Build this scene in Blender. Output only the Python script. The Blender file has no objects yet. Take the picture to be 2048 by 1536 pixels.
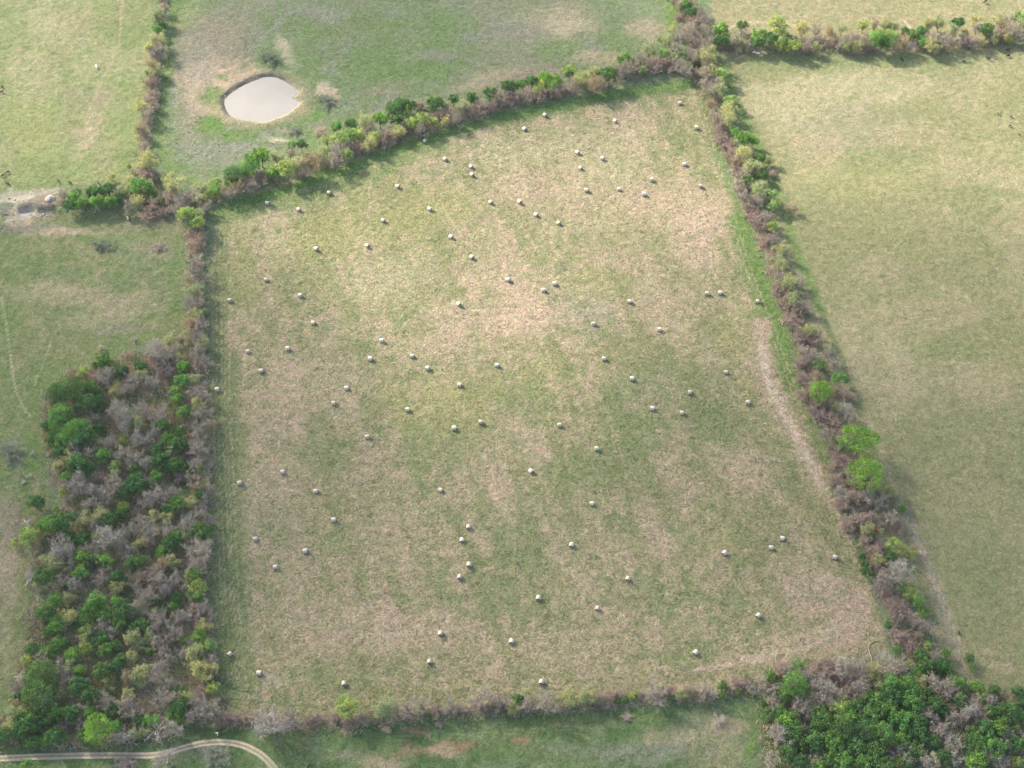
import bpy, bmesh, math, random
import numpy as np
from mathutils import Vector

# ------------------------------------------------------------------ camera, world, sun
SC = bpy.context.scene
C = SC.collection
RAD = math.radians
CAM_H, PITCH, FOC = 394.0, RAD(48.5), 3000.0          # metres, below the horizon, focal length in photo pixels (2048 wide)
cam_d = bpy.data.cameras.new('camera')
cam_d.sensor_width = 36.0
cam_d.lens = 36.0 * FOC / 2048.0
cam_d.clip_start, cam_d.clip_end = 1.0, 20000.0
cam = bpy.data.objects.new('camera', cam_d)
C.objects.link(cam)
cam.location = (0, 0, CAM_H)
cam.rotation_euler = (RAD(90) - PITCH, 0, 0)
SC.camera = cam

SUN_EL = RAD(32.0)
SUN_TRAVEL = Vector((0.75, -0.66, 0)).normalized() * math.cos(SUN_EL) + Vector((0, 0, -math.sin(SUN_EL)))
w = bpy.data.worlds.new('World'); SC.world = w; w.use_nodes = True
nt = w.node_tree
sky = nt.nodes.new('ShaderNodeTexSky'); sky.sky_type = 'NISHITA'; sky.sun_disc = False
sky.sun_elevation = SUN_EL; sky.sun_rotation = math.atan2(-SUN_TRAVEL.x, -SUN_TRAVEL.y)
sky.dust_density = 2.5; sky.air_density = 1.0
bg = nt.nodes['Background']; bg.inputs['Strength'].default_value = 0.15
nt.links.new(sky.outputs[0], bg.inputs[0])
sun_d = bpy.data.lights.new('sun', 'SUN'); sun_d.energy = 5.0; sun_d.angle = RAD(0.6); sun_d.color = (1.0, 0.95, 0.88)
sun = bpy.data.objects.new('sun', sun_d); C.objects.link(sun)
sun.rotation_euler = SUN_TRAVEL.to_track_quat('-Z', 'Y').to_euler()
SC.view_settings.view_transform = 'Standard'
SC.view_settings.look = 'None'
SC.view_settings.exposure = 1.40
SC.view_settings.gamma = 1.0
SC.render.engine = 'CYCLES'
SC.cycles.use_denoising = True
SC.cycles.denoiser = 'OPENIMAGEDENOISE'
SC.cycles.denoising_input_passes = 'RGB_ALBEDO_NORMAL'
SC.cycles.denoising_prefilter = 'ACCURATE'
SC.cycles.max_bounces = 5
SC.cycles.diffuse_bounces = 3
SC.cycles.volume_bounces = 1
SC.cycles.transparent_max_bounces = 24

rnd = random.Random(7)
rng = np.random.default_rng(7)

# ------------------------------------------------------------------ survey: photo pixel -> point of the land
SP, CP = math.sin(PITCH), math.cos(PITCH)
def at(u, v, z=0.0):
    x = (u - 1024) / FOC; y = -(v - 768) / FOC
    d = (x, CP + y * SP, -SP + y * CP)
    t = (z - CAM_H) / d[2]
    return (d[0] * t, d[1] * t)
def depth(u, v, z=0.0):
    y = -(v - 768) / FOC
    return (z - CAM_H) / (-SP + y * CP)
def scale(u, v):                                       # metres per photo pixel, across
    return depth(u, v) / FOC
def poly(pts, z=0.0):
    return np.array([at(u, v, z) for u, v in pts])

# ------------------------------------------------------------------ object helpers
def tag(o, label=None, cat=None, group=None, kind=None):
    if label: o['label'] = label
    if cat: o['category'] = cat
    if group: o['group'] = group
    if kind: o['kind'] = kind
    return o
def link(name, me, parent=None):
    o = bpy.data.objects.new(name, me); C.objects.link(o)
    if parent: o.parent = parent
    return o
def mesh(name, verts, faces, mats=(), midx=None, smooth=False, tint=None):
    me = bpy.data.meshes.new(name)
    me.from_pydata(verts if isinstance(verts, list) else verts.tolist(), [], faces if isinstance(faces, list) else faces.tolist())
    for m in mats: me.materials.append(m)
    if midx is not None: me.polygons.foreach_set('material_index', np.asarray(midx, dtype=np.int32))
    if smooth: me.polygons.foreach_set('use_smooth', np.ones(len(me.polygons), dtype=bool))
    if tint is not None:
        a = me.attributes.new('tint', 'FLOAT_COLOR', 'POINT')
        t = np.ones((len(verts), 4), dtype=np.float32); t[:, :3] = tint
        a.data.foreach_set('color', t.ravel())
    me.update()
    return me

# ------------------------------------------------------------------ noise for the land
def _hash(ix, iy, seed):
    h = (ix.astype(np.int64) * 374761393 + iy.astype(np.int64) * 668265263 + seed * 1442695041) & 0x7fffffff
    h = ((h ^ (h >> 13)) * 1274126177) & 0x7fffffff
    return ((h ^ (h >> 16)) & 0xffff) / 65535.0
def vnoise(x, y, seed):
    ix, iy = np.floor(x), np.floor(y); fx, fy = x - ix, y - iy
    fx = fx * fx * fx * (fx * (fx * 6 - 15) + 10); fy = fy * fy * fy * (fy * (fy * 6 - 15) + 10)
    a, b = _hash(ix, iy, seed), _hash(ix + 1, iy, seed)
    c, d = _hash(ix, iy + 1, seed), _hash(ix + 1, iy + 1, seed)
    return a + (b - a) * fx + (c - a) * fy + (a - b - c + d) * fx * fy
def fbm(x, y, seed, octs=4, gain=0.55):
    s, amp, tot = 0, 1.0, 0
    ca, sa = 0.8, 0.6
    for k in range(octs):
        s = s + amp * vnoise(x, y, seed + k * 17); tot += amp
        x, y = (x * ca - y * sa) * 2.03 + 13.1, (x * sa + y * ca) * 2.03 + 7.7
        amp *= gain
    return s / tot
def sstep(a, b, x):
    t = np.clip((x - a) / (b - a), 0, 1); return t * t * (3 - 2 * t)
def seg_dist(px, py, pts):
    best = np.full(px.shape, 1e9); tpar = np.zeros(px.shape); acc = 0.0
    for (x0, y0), (x1, y1) in zip(pts[:-1], pts[1:]):
        dx, dy = x1 - x0, y1 - y0; L = math.hypot(dx, dy) + 1e-9
        t = np.clip(((px - x0) * dx + (py - y0) * dy) / (L * L), 0, 1)
        d = np.hypot(px - x0 - t * dx, py - y0 - t * dy)
        m = d < best; best[m] = d[m]; tpar[m] = acc + t[m] * L; acc += L
    return best, tpar
def inside(px, py, pts):
    r = np.zeros(px.shape, dtype=bool); n = len(pts)
    for i in range(n):
        x0, y0 = pts[i]; x1, y1 = pts[(i + 1) % n]
        if y0 == y1: continue
        c = (y0 > py) != (y1 > py)
        r ^= c & (px < (x1 - x0) * (py - y0) / (y1 - y0) + x0)
    return r
def sdist(px, py, pts):                                # + inside, - outside
    closed = np.vstack([pts, pts[:1]])
    d, _ = seg_dist(px, py, closed)
    return np.where(inside(px, py, pts), d, -d)

# ------------------------------------------------------------------ materials
def new_mat(name):
    m = bpy.data.materials.new(name); m.use_nodes = True
    n = m.node_tree.nodes; n.clear()
    out = n.new('ShaderNodeOutputMaterial')
    return m, n, m.node_tree.links, out
def math_node(n, l, op, a, b):
    x = n.new('ShaderNodeMath'); x.operation = op
    for i, v in enumerate((a, b)):
        if isinstance(v, (int, float)): x.inputs[i].default_value = v
        else: l.new(v, x.inputs[i])
    return x.outputs[0]
def mixrgb(n, l, mode, fac, a, b):
    x = n.new('ShaderNodeMix'); x.data_type = 'RGBA'; x.blend_type = mode
    for s, v in ((x.inputs[0], fac), (x.inputs[6], a), (x.inputs[7], b)):
        if isinstance(v, (int, float)): s.default_value = v
        elif isinstance(v, tuple): s.default_value = (*v, 1)
        else: l.new(v, s)
    return x.outputs[2]
def noise(n, l, vec, sc, detail=3, rough=0.6, dist=0.0):
    x = n.new('ShaderNodeTexNoise'); x.inputs['Scale'].default_value = sc; x.inputs['Detail'].default_value = detail
    x.inputs['Roughness'].default_value = rough; x.inputs['Distortion'].default_value = dist
    if vec is not None: l.new(vec, x.inputs['Vector'])
    return x.outputs[0]
def maprange(n, l, v, a, b, c, d):
    x = n.new('ShaderNodeMapRange'); l.new(v, x.inputs[0])
    for i, k in enumerate((a, b, c, d)): x.inputs[i + 1].default_value = k
    return x.outputs[0]

def leaf_mat(name, col, trans=0.3, var=0.18):
    m, n, l, out = new_mat(name)
    at_ = n.new('ShaderNodeAttribute'); at_.attribute_name = 'tint'
    oi = n.new('ShaderNodeObjectInfo')
    c1 = mixrgb(n, l, 'MULTIPLY', 1.0, at_.outputs['Color'], col)
    warm = tuple(min(1, c * k) for c, k in zip((1, 1, 1), (1.0 + var, 1.0, 1.0 - var)))
    cool = (1.0 - var, 1.0 - var * 0.4, 1.0)
    tone = mixrgb(n, l, 'MIX', oi.outputs['Random'], cool, (1 + var, 1 + var * 0.5, 1 - var * 0.5))
    c2 = mixrgb(n, l, 'MULTIPLY', 1.0, c1, tone)
    d = n.new('ShaderNodeBsdfDiffuse'); t = n.new('ShaderNodeBsdfTranslucent'); mx = n.new('ShaderNodeMixShader')
    l.new(c2, d.inputs[0]); l.new(c2, t.inputs[0]); mx.inputs[0].default_value = trans
    l.new(d.outputs[0], mx.inputs[1]); l.new(t.outputs[0], mx.inputs[2]); l.new(mx.outputs[0], out.inputs[0])
    return m
def bark_mat(name, col, var=0.15, tinted=False):
    m, n, l, out = new_mat(name)
    geo = n.new('ShaderNodeNewGeometry'); oi = n.new('ShaderNodeObjectInfo')
    nz = noise(n, l, geo.outputs['Position'], 2.2, 3, 0.7)
    c = mixrgb(n, l, 'MIX', nz, tuple(k * 0.72 for k in col), tuple(min(1, k * 1.28) for k in col))
    tone = mixrgb(n, l, 'MIX', oi.outputs['Random'], (1 - var, 1 - var, 1 - var * 0.6), (1 + var, 1 + var * 0.9, 1 + var * 0.7))
    c = mixrgb(n, l, 'MULTIPLY', 1.0, c, tone)
    if tinted:
        at_ = n.new('ShaderNodeAttribute'); at_.attribute_name = 'tint'
        c = mixrgb(n, l, 'MULTIPLY', 1.0, c, at_.outputs['Color'])
    d = n.new('ShaderNodeBsdfDiffuse'); l.new(c, d.inputs[0]); l.new(d.outputs[0], out.inputs[0])
    return m
def plain_mat(name, col, rough=0.8, nscale=3.0, amp=0.2, metal=0.0):
    m, n, l, out = new_mat(name)
    tc = n.new('ShaderNodeTexCoord')
    nz = noise(n, l, tc.outputs['Object'], nscale, 4, 0.65)
    c = mixrgb(n, l, 'MIX', nz, tuple(k * (1 - amp) for k in col), tuple(min(1, k * (1 + amp)) for k in col))
    b = n.new('ShaderNodeBsdfPrincipled'); l.new(c, b.inputs['Base Color']); b.inputs['Roughness'].default_value = rough
    b.inputs['Metallic'].default_value = metal
    l.new(b.outputs[0], out.inputs[0])
    return m
M = {
    'leaf_dark': leaf_mat('leaf_dark', (0.115, 0.220, 0.072), 0.25),
    'leaf_fresh': leaf_mat('leaf_fresh', (0.180, 0.335, 0.082), 0.33),
    'leaf_lime': leaf_mat('leaf_lime', (0.315, 0.420, 0.135), 0.35),
    'leaf_pale': leaf_mat('leaf_pale', (0.400, 0.420, 0.180), 0.3),
    'leaf_tan': leaf_mat('leaf_tan', (0.350, 0.270, 0.150), 0.25),
    'leaf_vivid': leaf_mat('leaf_vivid', (0.235, 0.410, 0.066), 0.35, .06),
    'leaf_red': leaf_mat('leaf_red', (0.340, 0.120, 0.060), 0.25),
    'bark': bark_mat('bark', (0.26, 0.225, 0.195)),
    'twig_grey': bark_mat('twig_grey', (0.40, 0.34, 0.252)),
    'twig_brown': bark_mat('twig_brown', (0.385, 0.295, 0.225)),
    'twig_bleached': bark_mat('twig_bleached', (0.40, 0.355, 0.28), 0.08),
    'scrub_grey': bark_mat('scrub_grey', (0.20, 0.215, 0.145)),
    'brush': bark_mat('brush', (0.50, 0.44, 0.335), 0.0, True),
    'cow_black': plain_mat('cow_black', (0.012, 0.011, 0.012), 0.7, 2),
    'cow_white': plain_mat('cow_white', (0.80, 0.76, 0.68), 0.8, 2, 0.1),
}
# ------------------------------------------------------------------ the land: one sheet out to the horizon
def axis(lo, hi, step, far):
    core = np.arange(lo, hi + step * 0.5, step); out = []
    s, p = step, hi
    while p < far: s *= 1.35; p += s; out.append(p)
    s, p, inn = step, lo, []
    while p > -far + 300: s *= 1.35; p -= s; inn.append(p)
    return np.concatenate([np.array(inn[::-1]), core, np.array(out)])
STEP = 0.62
ax, ay = axis(-262, 262, STEP, 6000), axis(168, 640, STEP, 6000)
GX, GY = np.meshgrid(ax, ay); NX, NY = len(ax), len(ay)
X, Y = GX.ravel(), GY.ravel()

A = {   # surface colours (albedo)
    'straw': (0.345, 0.275, 0.180), 'pink': (0.385, 0.285, 0.205), 'wheat': (0.350, 0.300, 0.188), 'yellow': (0.280, 0.258, 0.118),
    'green': (0.158, 0.188, 0.082), 'fresh': (0.135, 0.200, 0.064), 'deep': (0.086, 0.135, 0.052), 'olive': (0.215, 0.205, 0.105),
    'sage': (0.175, 0.205, 0.115), 'thatch': (0.245, 0.205, 0.150), 'litter': (0.150, 0.125, 0.095), 'dirt': (0.460, 0.370, 0.285),
    'red': (0.275, 0.180, 0.110), 'mud': (0.150, 0.135, 0.118), 'hay': (0.268, 0.236, 0.134), 'grey': (0.235, 0.215, 0.175),
    'palegrn': (0.225, 0.245, 0.110), 'pale': (0.52, 0.44, 0.35),
}
A = {k: np.array(v) * (1.0, 1.0, 1.22) for k, v in A.items()}
TONE = np.empty((len(X), 3)); TONE[:] = A['sage']
ROUGH = np.full(len(X), 0.75)
wx = X + 9.0 * (fbm(X / 22, Y / 22, 11) - 0.5) + 3.0 * (fbm(X / 5, Y / 5, 12, 3) - 0.5)
wy = Y + 9.0 * (fbm(X / 22, Y / 22, 21) - 0.5) + 3.0 * (fbm(X / 5, Y / 5, 22, 3) - 0.5)
N_BIG = fbm(X / 42, Y / 60, 31, 5)
N_MID = fbm(X / 11, Y / 15, 41, 4)
N_SML = fbm(X / 3.6, Y / 4.4, 51, 3)
N_STR = fbm((X * 0.93 + Y * 0.30) / 5.0, (Y * 0.95 - X * 0.30) / 34, 61, 4)      # windrow streaks along the mowing
def lay(mask, key, k=1.0, idx=None):
    m = np.clip(mask * k * (0.62 + 0.76 * (N_SML if idx is None else N_SML[idx])), 0, 1)[:, None]; c = A[key] if isinstance(key, str) else np.array(key)
    if idx is None: TONE[:] = TONE * (1 - m) + c * m
    else: TONE[idx] = TONE[idx] * (1 - m) + c * m
def ramp(noise_, lo, hi): return sstep(lo, hi, noise_)
def field(pts, base, layers, soft=2.0, grain=0.75):
    P = poly(pts); pad = 6
    idx = np.where((X > P[:, 0].min() - pad) & (X < P[:, 0].max() + pad) & (Y > P[:, 1].min() - pad) & (Y < P[:, 1].max() + pad))[0]
    m = sstep(-soft, soft, sdist(wx[idx] * 0.3 + X[idx] * 0.7, wy[idx] * 0.3 + Y[idx] * 0.7, P))
    lay(m, base, 1.0, idx); ROUGH[idx] = ROUGH[idx] * (1 - m) + grain * m
    for noise_, lo, hi, key, k in layers:
        lay(m * ramp(noise_[idx], lo, hi), key, k, idx)
def patch(u, v, rx, ry, key, k=1.0, ang=0.0, rough=0.55):
    cx, cy = at(u, v); s = scale(u, v)
    ca, sa = math.cos(RAD(ang)), math.sin(RAD(ang))
    ex = np.subtract(at(u + rx * ca, v - rx * sa), (cx, cy)); ey = np.subtract(at(u + ry * sa, v + ry * ca), (cx, cy))
    R = (np.hypot(*ex) + np.hypot(*ey)) * 1.5 + 4
    idx = np.where((np.abs(X - cx) < R) & (np.abs(Y - cy) < R))[0]
    if not len(idx): return
    dx, dy = wx[idx] - cx, wy[idx] - cy
    det = ex[0] * ey[1] - ex[1] * ey[0]
    a = (dx * ey[1] - dy * ey[0]) / det; b = (ex[0] * dy - ex[1] * dx) / det
    d = np.hypot(a, b) + rough * (N_MID[idx] - 0.5) * 1.6 + rough * (N_SML[idx] - 0.5) * 1.2
    lay(sstep(1.25, 0.40, d), key, k, idx)
def strip(pts, w_px, key, k=1.0, soft=0.5, rough=0.5, breaks=0.0):
    P = poly(pts); s = scale(*pts[len(pts) // 2]); w_ = w_px * s; pad = w_ * 2 + 4
    idx = np.where((X > P[:, 0].min() - pad) & (X < P[:, 0].max() + pad) & (Y > P[:, 1].min() - pad) & (Y < P[:, 1].max() + pad))[0]
    d, t = seg_dist(X[idx] * (1 - rough * .4) + wx[idx] * rough * .4, Y[idx] * (1 - rough * .4) + wy[idx] * rough * .4, P)
    d = d / w_ + rough * (N_SML[idx] - 0.5)
    m = sstep(1.0 + soft * 0.4, 1.0 - soft, d)
    if breaks: m = m * sstep(breaks - 0.15, breaks + 0.15, N_MID[idx])
    lay(m, key, k, idx)

# --- base fields
field([(1440, 105), (2900, 75), (2900, 1420), (1960, 1370), (1890, 1340), (1820, 1180), (1760, 1040), (1690, 850), (1600, 600), (1500, 320)], 'hay',
      [(N_BIG, .44, .66, 'straw', .35), (N_MID, .46, .66, 'olive', .45), (N_SML, .54, .74, 'green', .32), (N_BIG, .56, .70, 'wheat', .3), (N_STR, .55, .72, 'olive', .45), (N_BIG, .46, .34, 'olive', .6)], grain=.68)
field([(1400, -380), (2900, -380), (2900, 60), (1430, 78)], 'hay', [(N_MID, .45, .7, 'olive', .5), (N_SML, .5, .75, 'straw', .3)], grain=.68)
field([(345, -380), (1385, -380), (1400, 110), (1000, 190), (700, 275), (430, 380), (330, 330)], 'sage',
      [(N_MID, .48, .66, 'grey', .55), (N_SML, .50, .70, 'green', .5), (N_BIG, .55, .7, 'thatch', .4), (N_BIG, .48, .36, 'fresh', .35)])
field([(-800, -380), (318, -380), (288, 320), (270, 372), (-800, 400)], 'palegrn',
      [(N_BIG, .48, .66, 'wheat', .55), (N_MID, .50, .68, 'hay', .55), (N_SML, .52, .72, 'green', .35)], grain=.68)
field([(-800, 425), (385, 430), (400, 690), (300, 690), (140, 740), (85, 850), (100, 1000), (60, 1100), (60, 1400), (-800, 1520)], 'green',
      [(N_MID, .46, .66, 'olive', .6), (N_BIG, .50, .66, 'thatch', .45), (N_SML, .52, .72, 'straw', .3), (N_BIG, .47, .36, 'fresh', .3)])
field([(-800, 1490), (430, 1455), (1000, 1425), (1540, 1400), (1560, 1900), (-800, 1900)], 'deep',
      [(N_MID, .44, .64, 'green', .6), (N_SML, .50, .70, 'sage', .5), (N_BIG, .52, .66, 'thatch', .4)])
HAY = [(432, 420), (600, 350), (760, 300), (1000, 230), (1200, 185), (1395, 165), (1420, 300), (1470, 430), (1530, 560), (1590, 720), (1640, 880), (1690, 1040), (1740, 1180), (1775, 1300),
       (1560, 1350), (1300, 1395), (1000, 1418), (700, 1440), (440, 1440), (428, 1000), (424, 600)]
field(HAY, 'hay', [(N_BIG, .40, .58, 'straw', .72), (N_MID, .46, .62, 'hay', .55), (N_STR, .48, .66, 'pink', .42), (N_STR, .45, .33, 'olive', .7), (N_MID, .60, .74, 'straw', .4), (N_SML, .46, .30, 'green', .6)], 1.5, 1.0)

# --- patches of the hay field
for a in [
    (1050, 640, 95, 50, 'pink', .85, 10), (930, 640, 110, 40, 'pink', .5), (1000, 560, 120, 40, 'pink', .45), (1200, 420, 190, 70, 'straw', .6), (1080, 370, 90, 50, 'pink', .45), (1380, 470, 70, 100, 'pink', .75, -25), (1300, 400, 90, 50, 'pink', .5), (1230, 500, 80, 40, 'pink', .45),
    (1180, 300, 130, 60, 'wheat', .45), (1260, 265, 60, 40, 'pink', .3), (1010, 300, 90, 40, 'wheat', .4), (620, 760, 110, 60, 'straw', .55), (560, 730, 50, 60, 'pink', .35), (780, 560, 110, 60, 'wheat', .5), (700, 470, 150, 70, 'yellow', .55),
    (860, 410, 130, 50, 'yellow', .55), (480, 540, 40, 90, 'yellow', .5), (545, 470, 30, 80, 'wheat', .4), (880, 800, 110, 70, 'yellow', .6), (880, 690, 70, 30, 'pink', .5), (1060, 760, 90, 50, 'yellow', .45), (1050, 810, 60, 60, 'green', .5),
    (1320, 790, 150, 120, 'green', .45), (1240, 700, 120, 60, 'olive', .6), (1160, 620, 70, 60, 'grey', .3), (1350, 620, 100, 40, 'pink', .35), (1180, 560, 60, 40, 'yellow', .4), (560, 960, 90, 90, 'straw', .45), (640, 900, 60, 40, 'green', .4),
    (990, 960, 30, 90, 'pink', .55, 28), (1000, 900, 40, 60, 'straw', .4), (1310, 1050, 30, 80, 'pink', .55, 25), (1500, 940, 60, 50, 'pink', .5), (1440, 930, 60, 50, 'straw', .3), (760, 1080, 120, 90, 'straw', .5), (700, 960, 50, 50, 'pink', .35),
    (770, 1270, 220, 60, 'pink', .6), (620, 1230, 110, 50, 'straw', .5), (1140, 1290, 160, 40, 'straw', .5), (1630, 1180, 70, 55, 'pink', .6), (1580, 1130, 50, 30, 'straw', .5), (1300, 1180, 90, 50, 'green', .4), (1010, 1180, 60, 40, 'green', .4),
    (1440, 1060, 90, 60, 'yellow', .35), (560, 1060, 60, 60, 'green', .4), (870, 900, 90, 60, 'green', .4), (1180, 950, 80, 60, 'green', .45), (1050, 1080, 70, 60, 'green', .35), (680, 1080, 60, 35, 'fresh', .4), (1530, 1060, 50, 60, 'olive', .5),
    (1290, 870, 60, 40, 'fresh', .3), (1420, 860, 60, 60, 'green', .4), (1330, 1300, 100, 25, 'green', .4), (1110, 1370, 160, 14, 'straw', .5), (820, 1385, 140, 16, 'olive', .5), (1490, 780, 25, 40, 'yellow', .5), (1470, 660, 40, 90, 'yellow', .4),
    (1250, 480, 90, 30, 'olive', .4), (760, 620, 60, 30, 'olive', .4), (690, 690, 50, 25, 'green', .35), (850, 590, 40, 25, 'olive', .5), (960, 1310, 60, 30, 'straw', .4), (1200, 1100, 60, 60, 'straw', .35), (460, 1180, 14, 120, 'deep', .4),
    (545, 1350, 30, 18, 'pale', .35), (500, 1400, 30, 25, 'thatch', .5),
]: patch(*a[:5], a[5] * (1.15 if a[4] in ('pink', 'straw', 'wheat') else 1.0), *a[6:])
# --- margins of the hay field: lush strips by the hedges, mown headlands, wheel tracks
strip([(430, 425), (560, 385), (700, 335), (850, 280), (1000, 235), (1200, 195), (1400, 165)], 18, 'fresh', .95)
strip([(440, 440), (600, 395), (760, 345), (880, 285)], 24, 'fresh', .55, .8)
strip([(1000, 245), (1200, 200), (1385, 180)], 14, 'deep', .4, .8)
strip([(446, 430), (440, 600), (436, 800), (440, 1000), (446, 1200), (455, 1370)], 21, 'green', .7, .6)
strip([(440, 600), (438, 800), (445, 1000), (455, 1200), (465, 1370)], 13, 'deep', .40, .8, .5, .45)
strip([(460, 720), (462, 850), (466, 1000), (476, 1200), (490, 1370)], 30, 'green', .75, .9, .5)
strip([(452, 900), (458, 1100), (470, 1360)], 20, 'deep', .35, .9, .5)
for dx in (-12, -4, 6, 13, 22):
    strip([(444 + dx, 450), (437 + dx, 620), (437 + dx, 800), (447 + dx, 1000), (453 + dx, 1200), (470 + dx, 1370)], 1.9, 'straw', .75, .8, .2, .36)
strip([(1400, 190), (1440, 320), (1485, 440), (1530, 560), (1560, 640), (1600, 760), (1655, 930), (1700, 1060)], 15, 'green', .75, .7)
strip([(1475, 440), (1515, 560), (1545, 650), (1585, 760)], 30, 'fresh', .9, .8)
for dx in (0, 9):
    strip([(1388 + dx, 190), (1425 + dx, 320), (1462 + dx, 440), (1500 + dx, 560), (1540 + dx, 660), (1580 + dx, 770), (1625 + dx, 910), (1670 + dx, 1050), (1705 + dx, 1170), (1708 + dx, 1215), (1670 + dx, 1262), (1560, 1302 + dx), (1400, 1338 + dx), (1200, 1370 + dx), (900, 1395 + dx * .6), (600, 1405 + dx * .6)], 1.9, 'straw', .8, .8, .2, .34)
strip([(1524, 650), (1530, 730), (1560, 810), (1600, 890), (1640, 960)], 20, 'pink', 1.0, .8, 1.1)
strip([(1520, 690), (1535, 760), (1575, 850), (1610, 905), (1645, 975), (1700, 1070)], 10, 'dirt', .7, .9, 1.0)
strip([(1640, 960), (1690, 1060), (1725, 1160), (1735, 1230)], 8, 'straw', .6, .8)
strip([(1400, 1345), (1560, 1310), (1680, 1255), (1725, 1190)], 17, 'pink', .95, .8)
patch(1690, 1275, 85, 34, 'pink', 1.2, 15); patch(1680, 1268, 70, 20, 'dirt', .75, 18); patch(1570, 1312, 100, 13, 'dirt', .65, 12); patch(1640, 1320, 90, 16, 'hay', .7, 10); patch(1745, 1310, 40, 20, 'thatch', .6); patch(1705, 1240, 50, 60, 'pink', .9); patch(1620, 1290, 110, 34, 'straw', .7, 12)
strip([(480, 1418), (700, 1415), (1000, 1395), (1250, 1375), (1500, 1335)], 10, 'olive', .7, .8)
for dy in (0, 9, 19, 30): strip([(500, 1424 - dy), (760, 1412 - dy), (1000, 1396 - dy), (1250, 1374 - dy), (1450, 1342 - dy)], 1.5, 'deep' if dy % 2 else 'straw', .45, .8, .2, .40)
for dy in (34, 44): strip([(470, 425 + dy * .6), (600, 385 + dy), (760, 330 + dy), (900, 280 + dy), (1100, 232 + dy), (1380, 178 + dy * .8)], 1.4, 'straw', .4, .8, .2, .42)
# --- right-hand pasture
for a in [(1590, 210, 120, 60, 'wheat', .6), (1720, 170, 150, 40, 'wheat', .6), (1700, 250, 110, 50, 'grey', .25), (1640, 290, 60, 30, 'pink', .3), (1820, 270, 90, 30, 'pink', .3), (1760, 320, 80, 25, 'green', .3), (1700, 360, 150, 40, 'yellow', .35),  # wheat and grey patches here also paint in sun and cloud shade
          (1950, 350, 110, 40, 'straw', .3), (1990, 383, 70, 6, 'green', .5, -8), (1860, 620, 120, 50, 'straw', .4), (1760, 540, 60, 40, 'pink', .25), (1770, 552, 14, 5, 'deep', .6), (1960, 760, 90, 60, 'straw', .45), (1800, 780, 60, 40, 'straw', .35),
          (1880, 860, 100, 50, 'olive', .5), (1950, 1000, 90, 60, 'hay', .5), (1960, 1150, 80, 60, 'green', .3), (1900, 700, 90, 30, 'green', .3), (1600, 130, 120, 22, 'green', .6), (1850, 125, 160, 14, 'fresh', .35), (2000, 1330, 40, 20, 'pink', .3)]: patch(*a)  # green and fresh patches below the cattle hedge paint in its shadow
strip([(1442, 115), (1475, 210), (1520, 300), (1560, 400), (1600, 520), (1640, 620)], 13, 'fresh', .75, .8)  # shadow of the hedgerow trees painted in as a darker green strip
strip([(1640, 620), (1690, 740), (1720, 830)], 9, 'deep', .5, .8)
strip([(1740, 830), (1780, 950), (1830, 1080), (1880, 1180), (1915, 1290)], 12, 'straw', .5, .8)
strip([(1800, 1010), (1850, 1110), (1880, 1200), (1905, 1300), (1950, 1380)], 16, 'thatch', .75, .8)
for dx in (0, 7): strip([(1735 + dx, 850), (1800 + dx, 1020), (1850 + dx, 1120), (1890 + dx, 1230), (1930 + dx, 1340)], 1.6, 'dirt', .5, .8, .2, .4)
strip([(1440, 105), (1600, 103), (1800, 103), (1950, 95), (2048, 80)], 5, 'thatch', .7, .8)
strip([(1440, 70), (1480, 42), (1560, 48), (1620, 52)], 3, 'dirt', .6, .8); strip([(1810, 42), (1825, 62)], 4, 'dirt', .8, .8)
# --- pond pasture
for a in [(430, 110, 85, 95, 'thatch', .9), (400, 190, 50, 80, 'pink', .9), (470, 160, 75, 45, 'pink', .95), (395, 130, 40, 70, 'grey', .5), (560, 85, 22, 22, 'dirt', .6), (575, 110, 16, 30, 'dirt', .5), (645, 178, 26, 18, 'dirt', .75), (670, 190, 16, 16, 'pink', .6), (420, 192, 34, 20, 'fresh', .9), (445, 155, 22, 9, 'fresh', .7),
          (415, 245, 40, 22, 'fresh', 1.2), (470, 268, 50, 14, 'fresh', .7), (540, 250, 60, 12, 'fresh', .6), (620, 225, 36, 14, 'fresh', .6), (540, 118, 30, 18, 'fresh', .6), (600, 210, 20, 20, 'hay', .6), (370, 240, 30, 60, 'thatch', .6), (420, 300, 70, 24, 'grey', .6), (560, 278, 34, 8, 'dirt', .7),
          (480, 290, 40, 8, 'grey', .8), (650, 248, 30, 10, 'thatch', .6), (570, 262, 24, 12, 'thatch', .6), (1130, 55, 60, 28, 'dirt', .55), (1120, 50, 100, 50, 'straw', .5), (1060, 150, 70, 16, 'thatch', .7, 14), (960, 160, 70, 16, 'pink', .5, 12), (1180, 120, 60, 22, 'pink', .6), (1290, 55, 40, 30, 'pink', .6),  # the dirt and straw patches here paint in a pool of sunlight
          (1350, 30, 30, 40, 'fresh', .8), (1020, 60, 80, 30, 'grey', .5), (700, 60, 90, 30, 'green', .6), (800, 130, 120, 40, 'fresh', .4), (900, 50, 60, 30, 'fresh', .35), (1120, 100, 60, 20, 'fresh', .5), (640, 30, 60, 20, 'grey', .5), (860, 110, 60, 12, 'grey', .6), (760, 180, 70, 16, 'thatch', .5, 10),
          (380, 20, 30, 30, 'palegrn', .6), (350, 60, 20, 30, 'yellow', .6), (1260, 20, 50, 30, 'sage', .6)]: patch(*a)
strip([(350, -20), (338, 100), (328, 200), (318, 290), (345, 350)], 11, 'fresh', .8, .7)
for dx in (0, 7): strip([(346 + dx, -20), (336 + dx, 100), (326 + dx, 200), (320 + dx, 290), (350 + dx, 345), (400 + dx, 375)], 1.5, 'hay', .6, .8, .2, .35)
strip([(350, 330), (400, 370), (425, 390)], 14, 'fresh', .6, .8)
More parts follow.
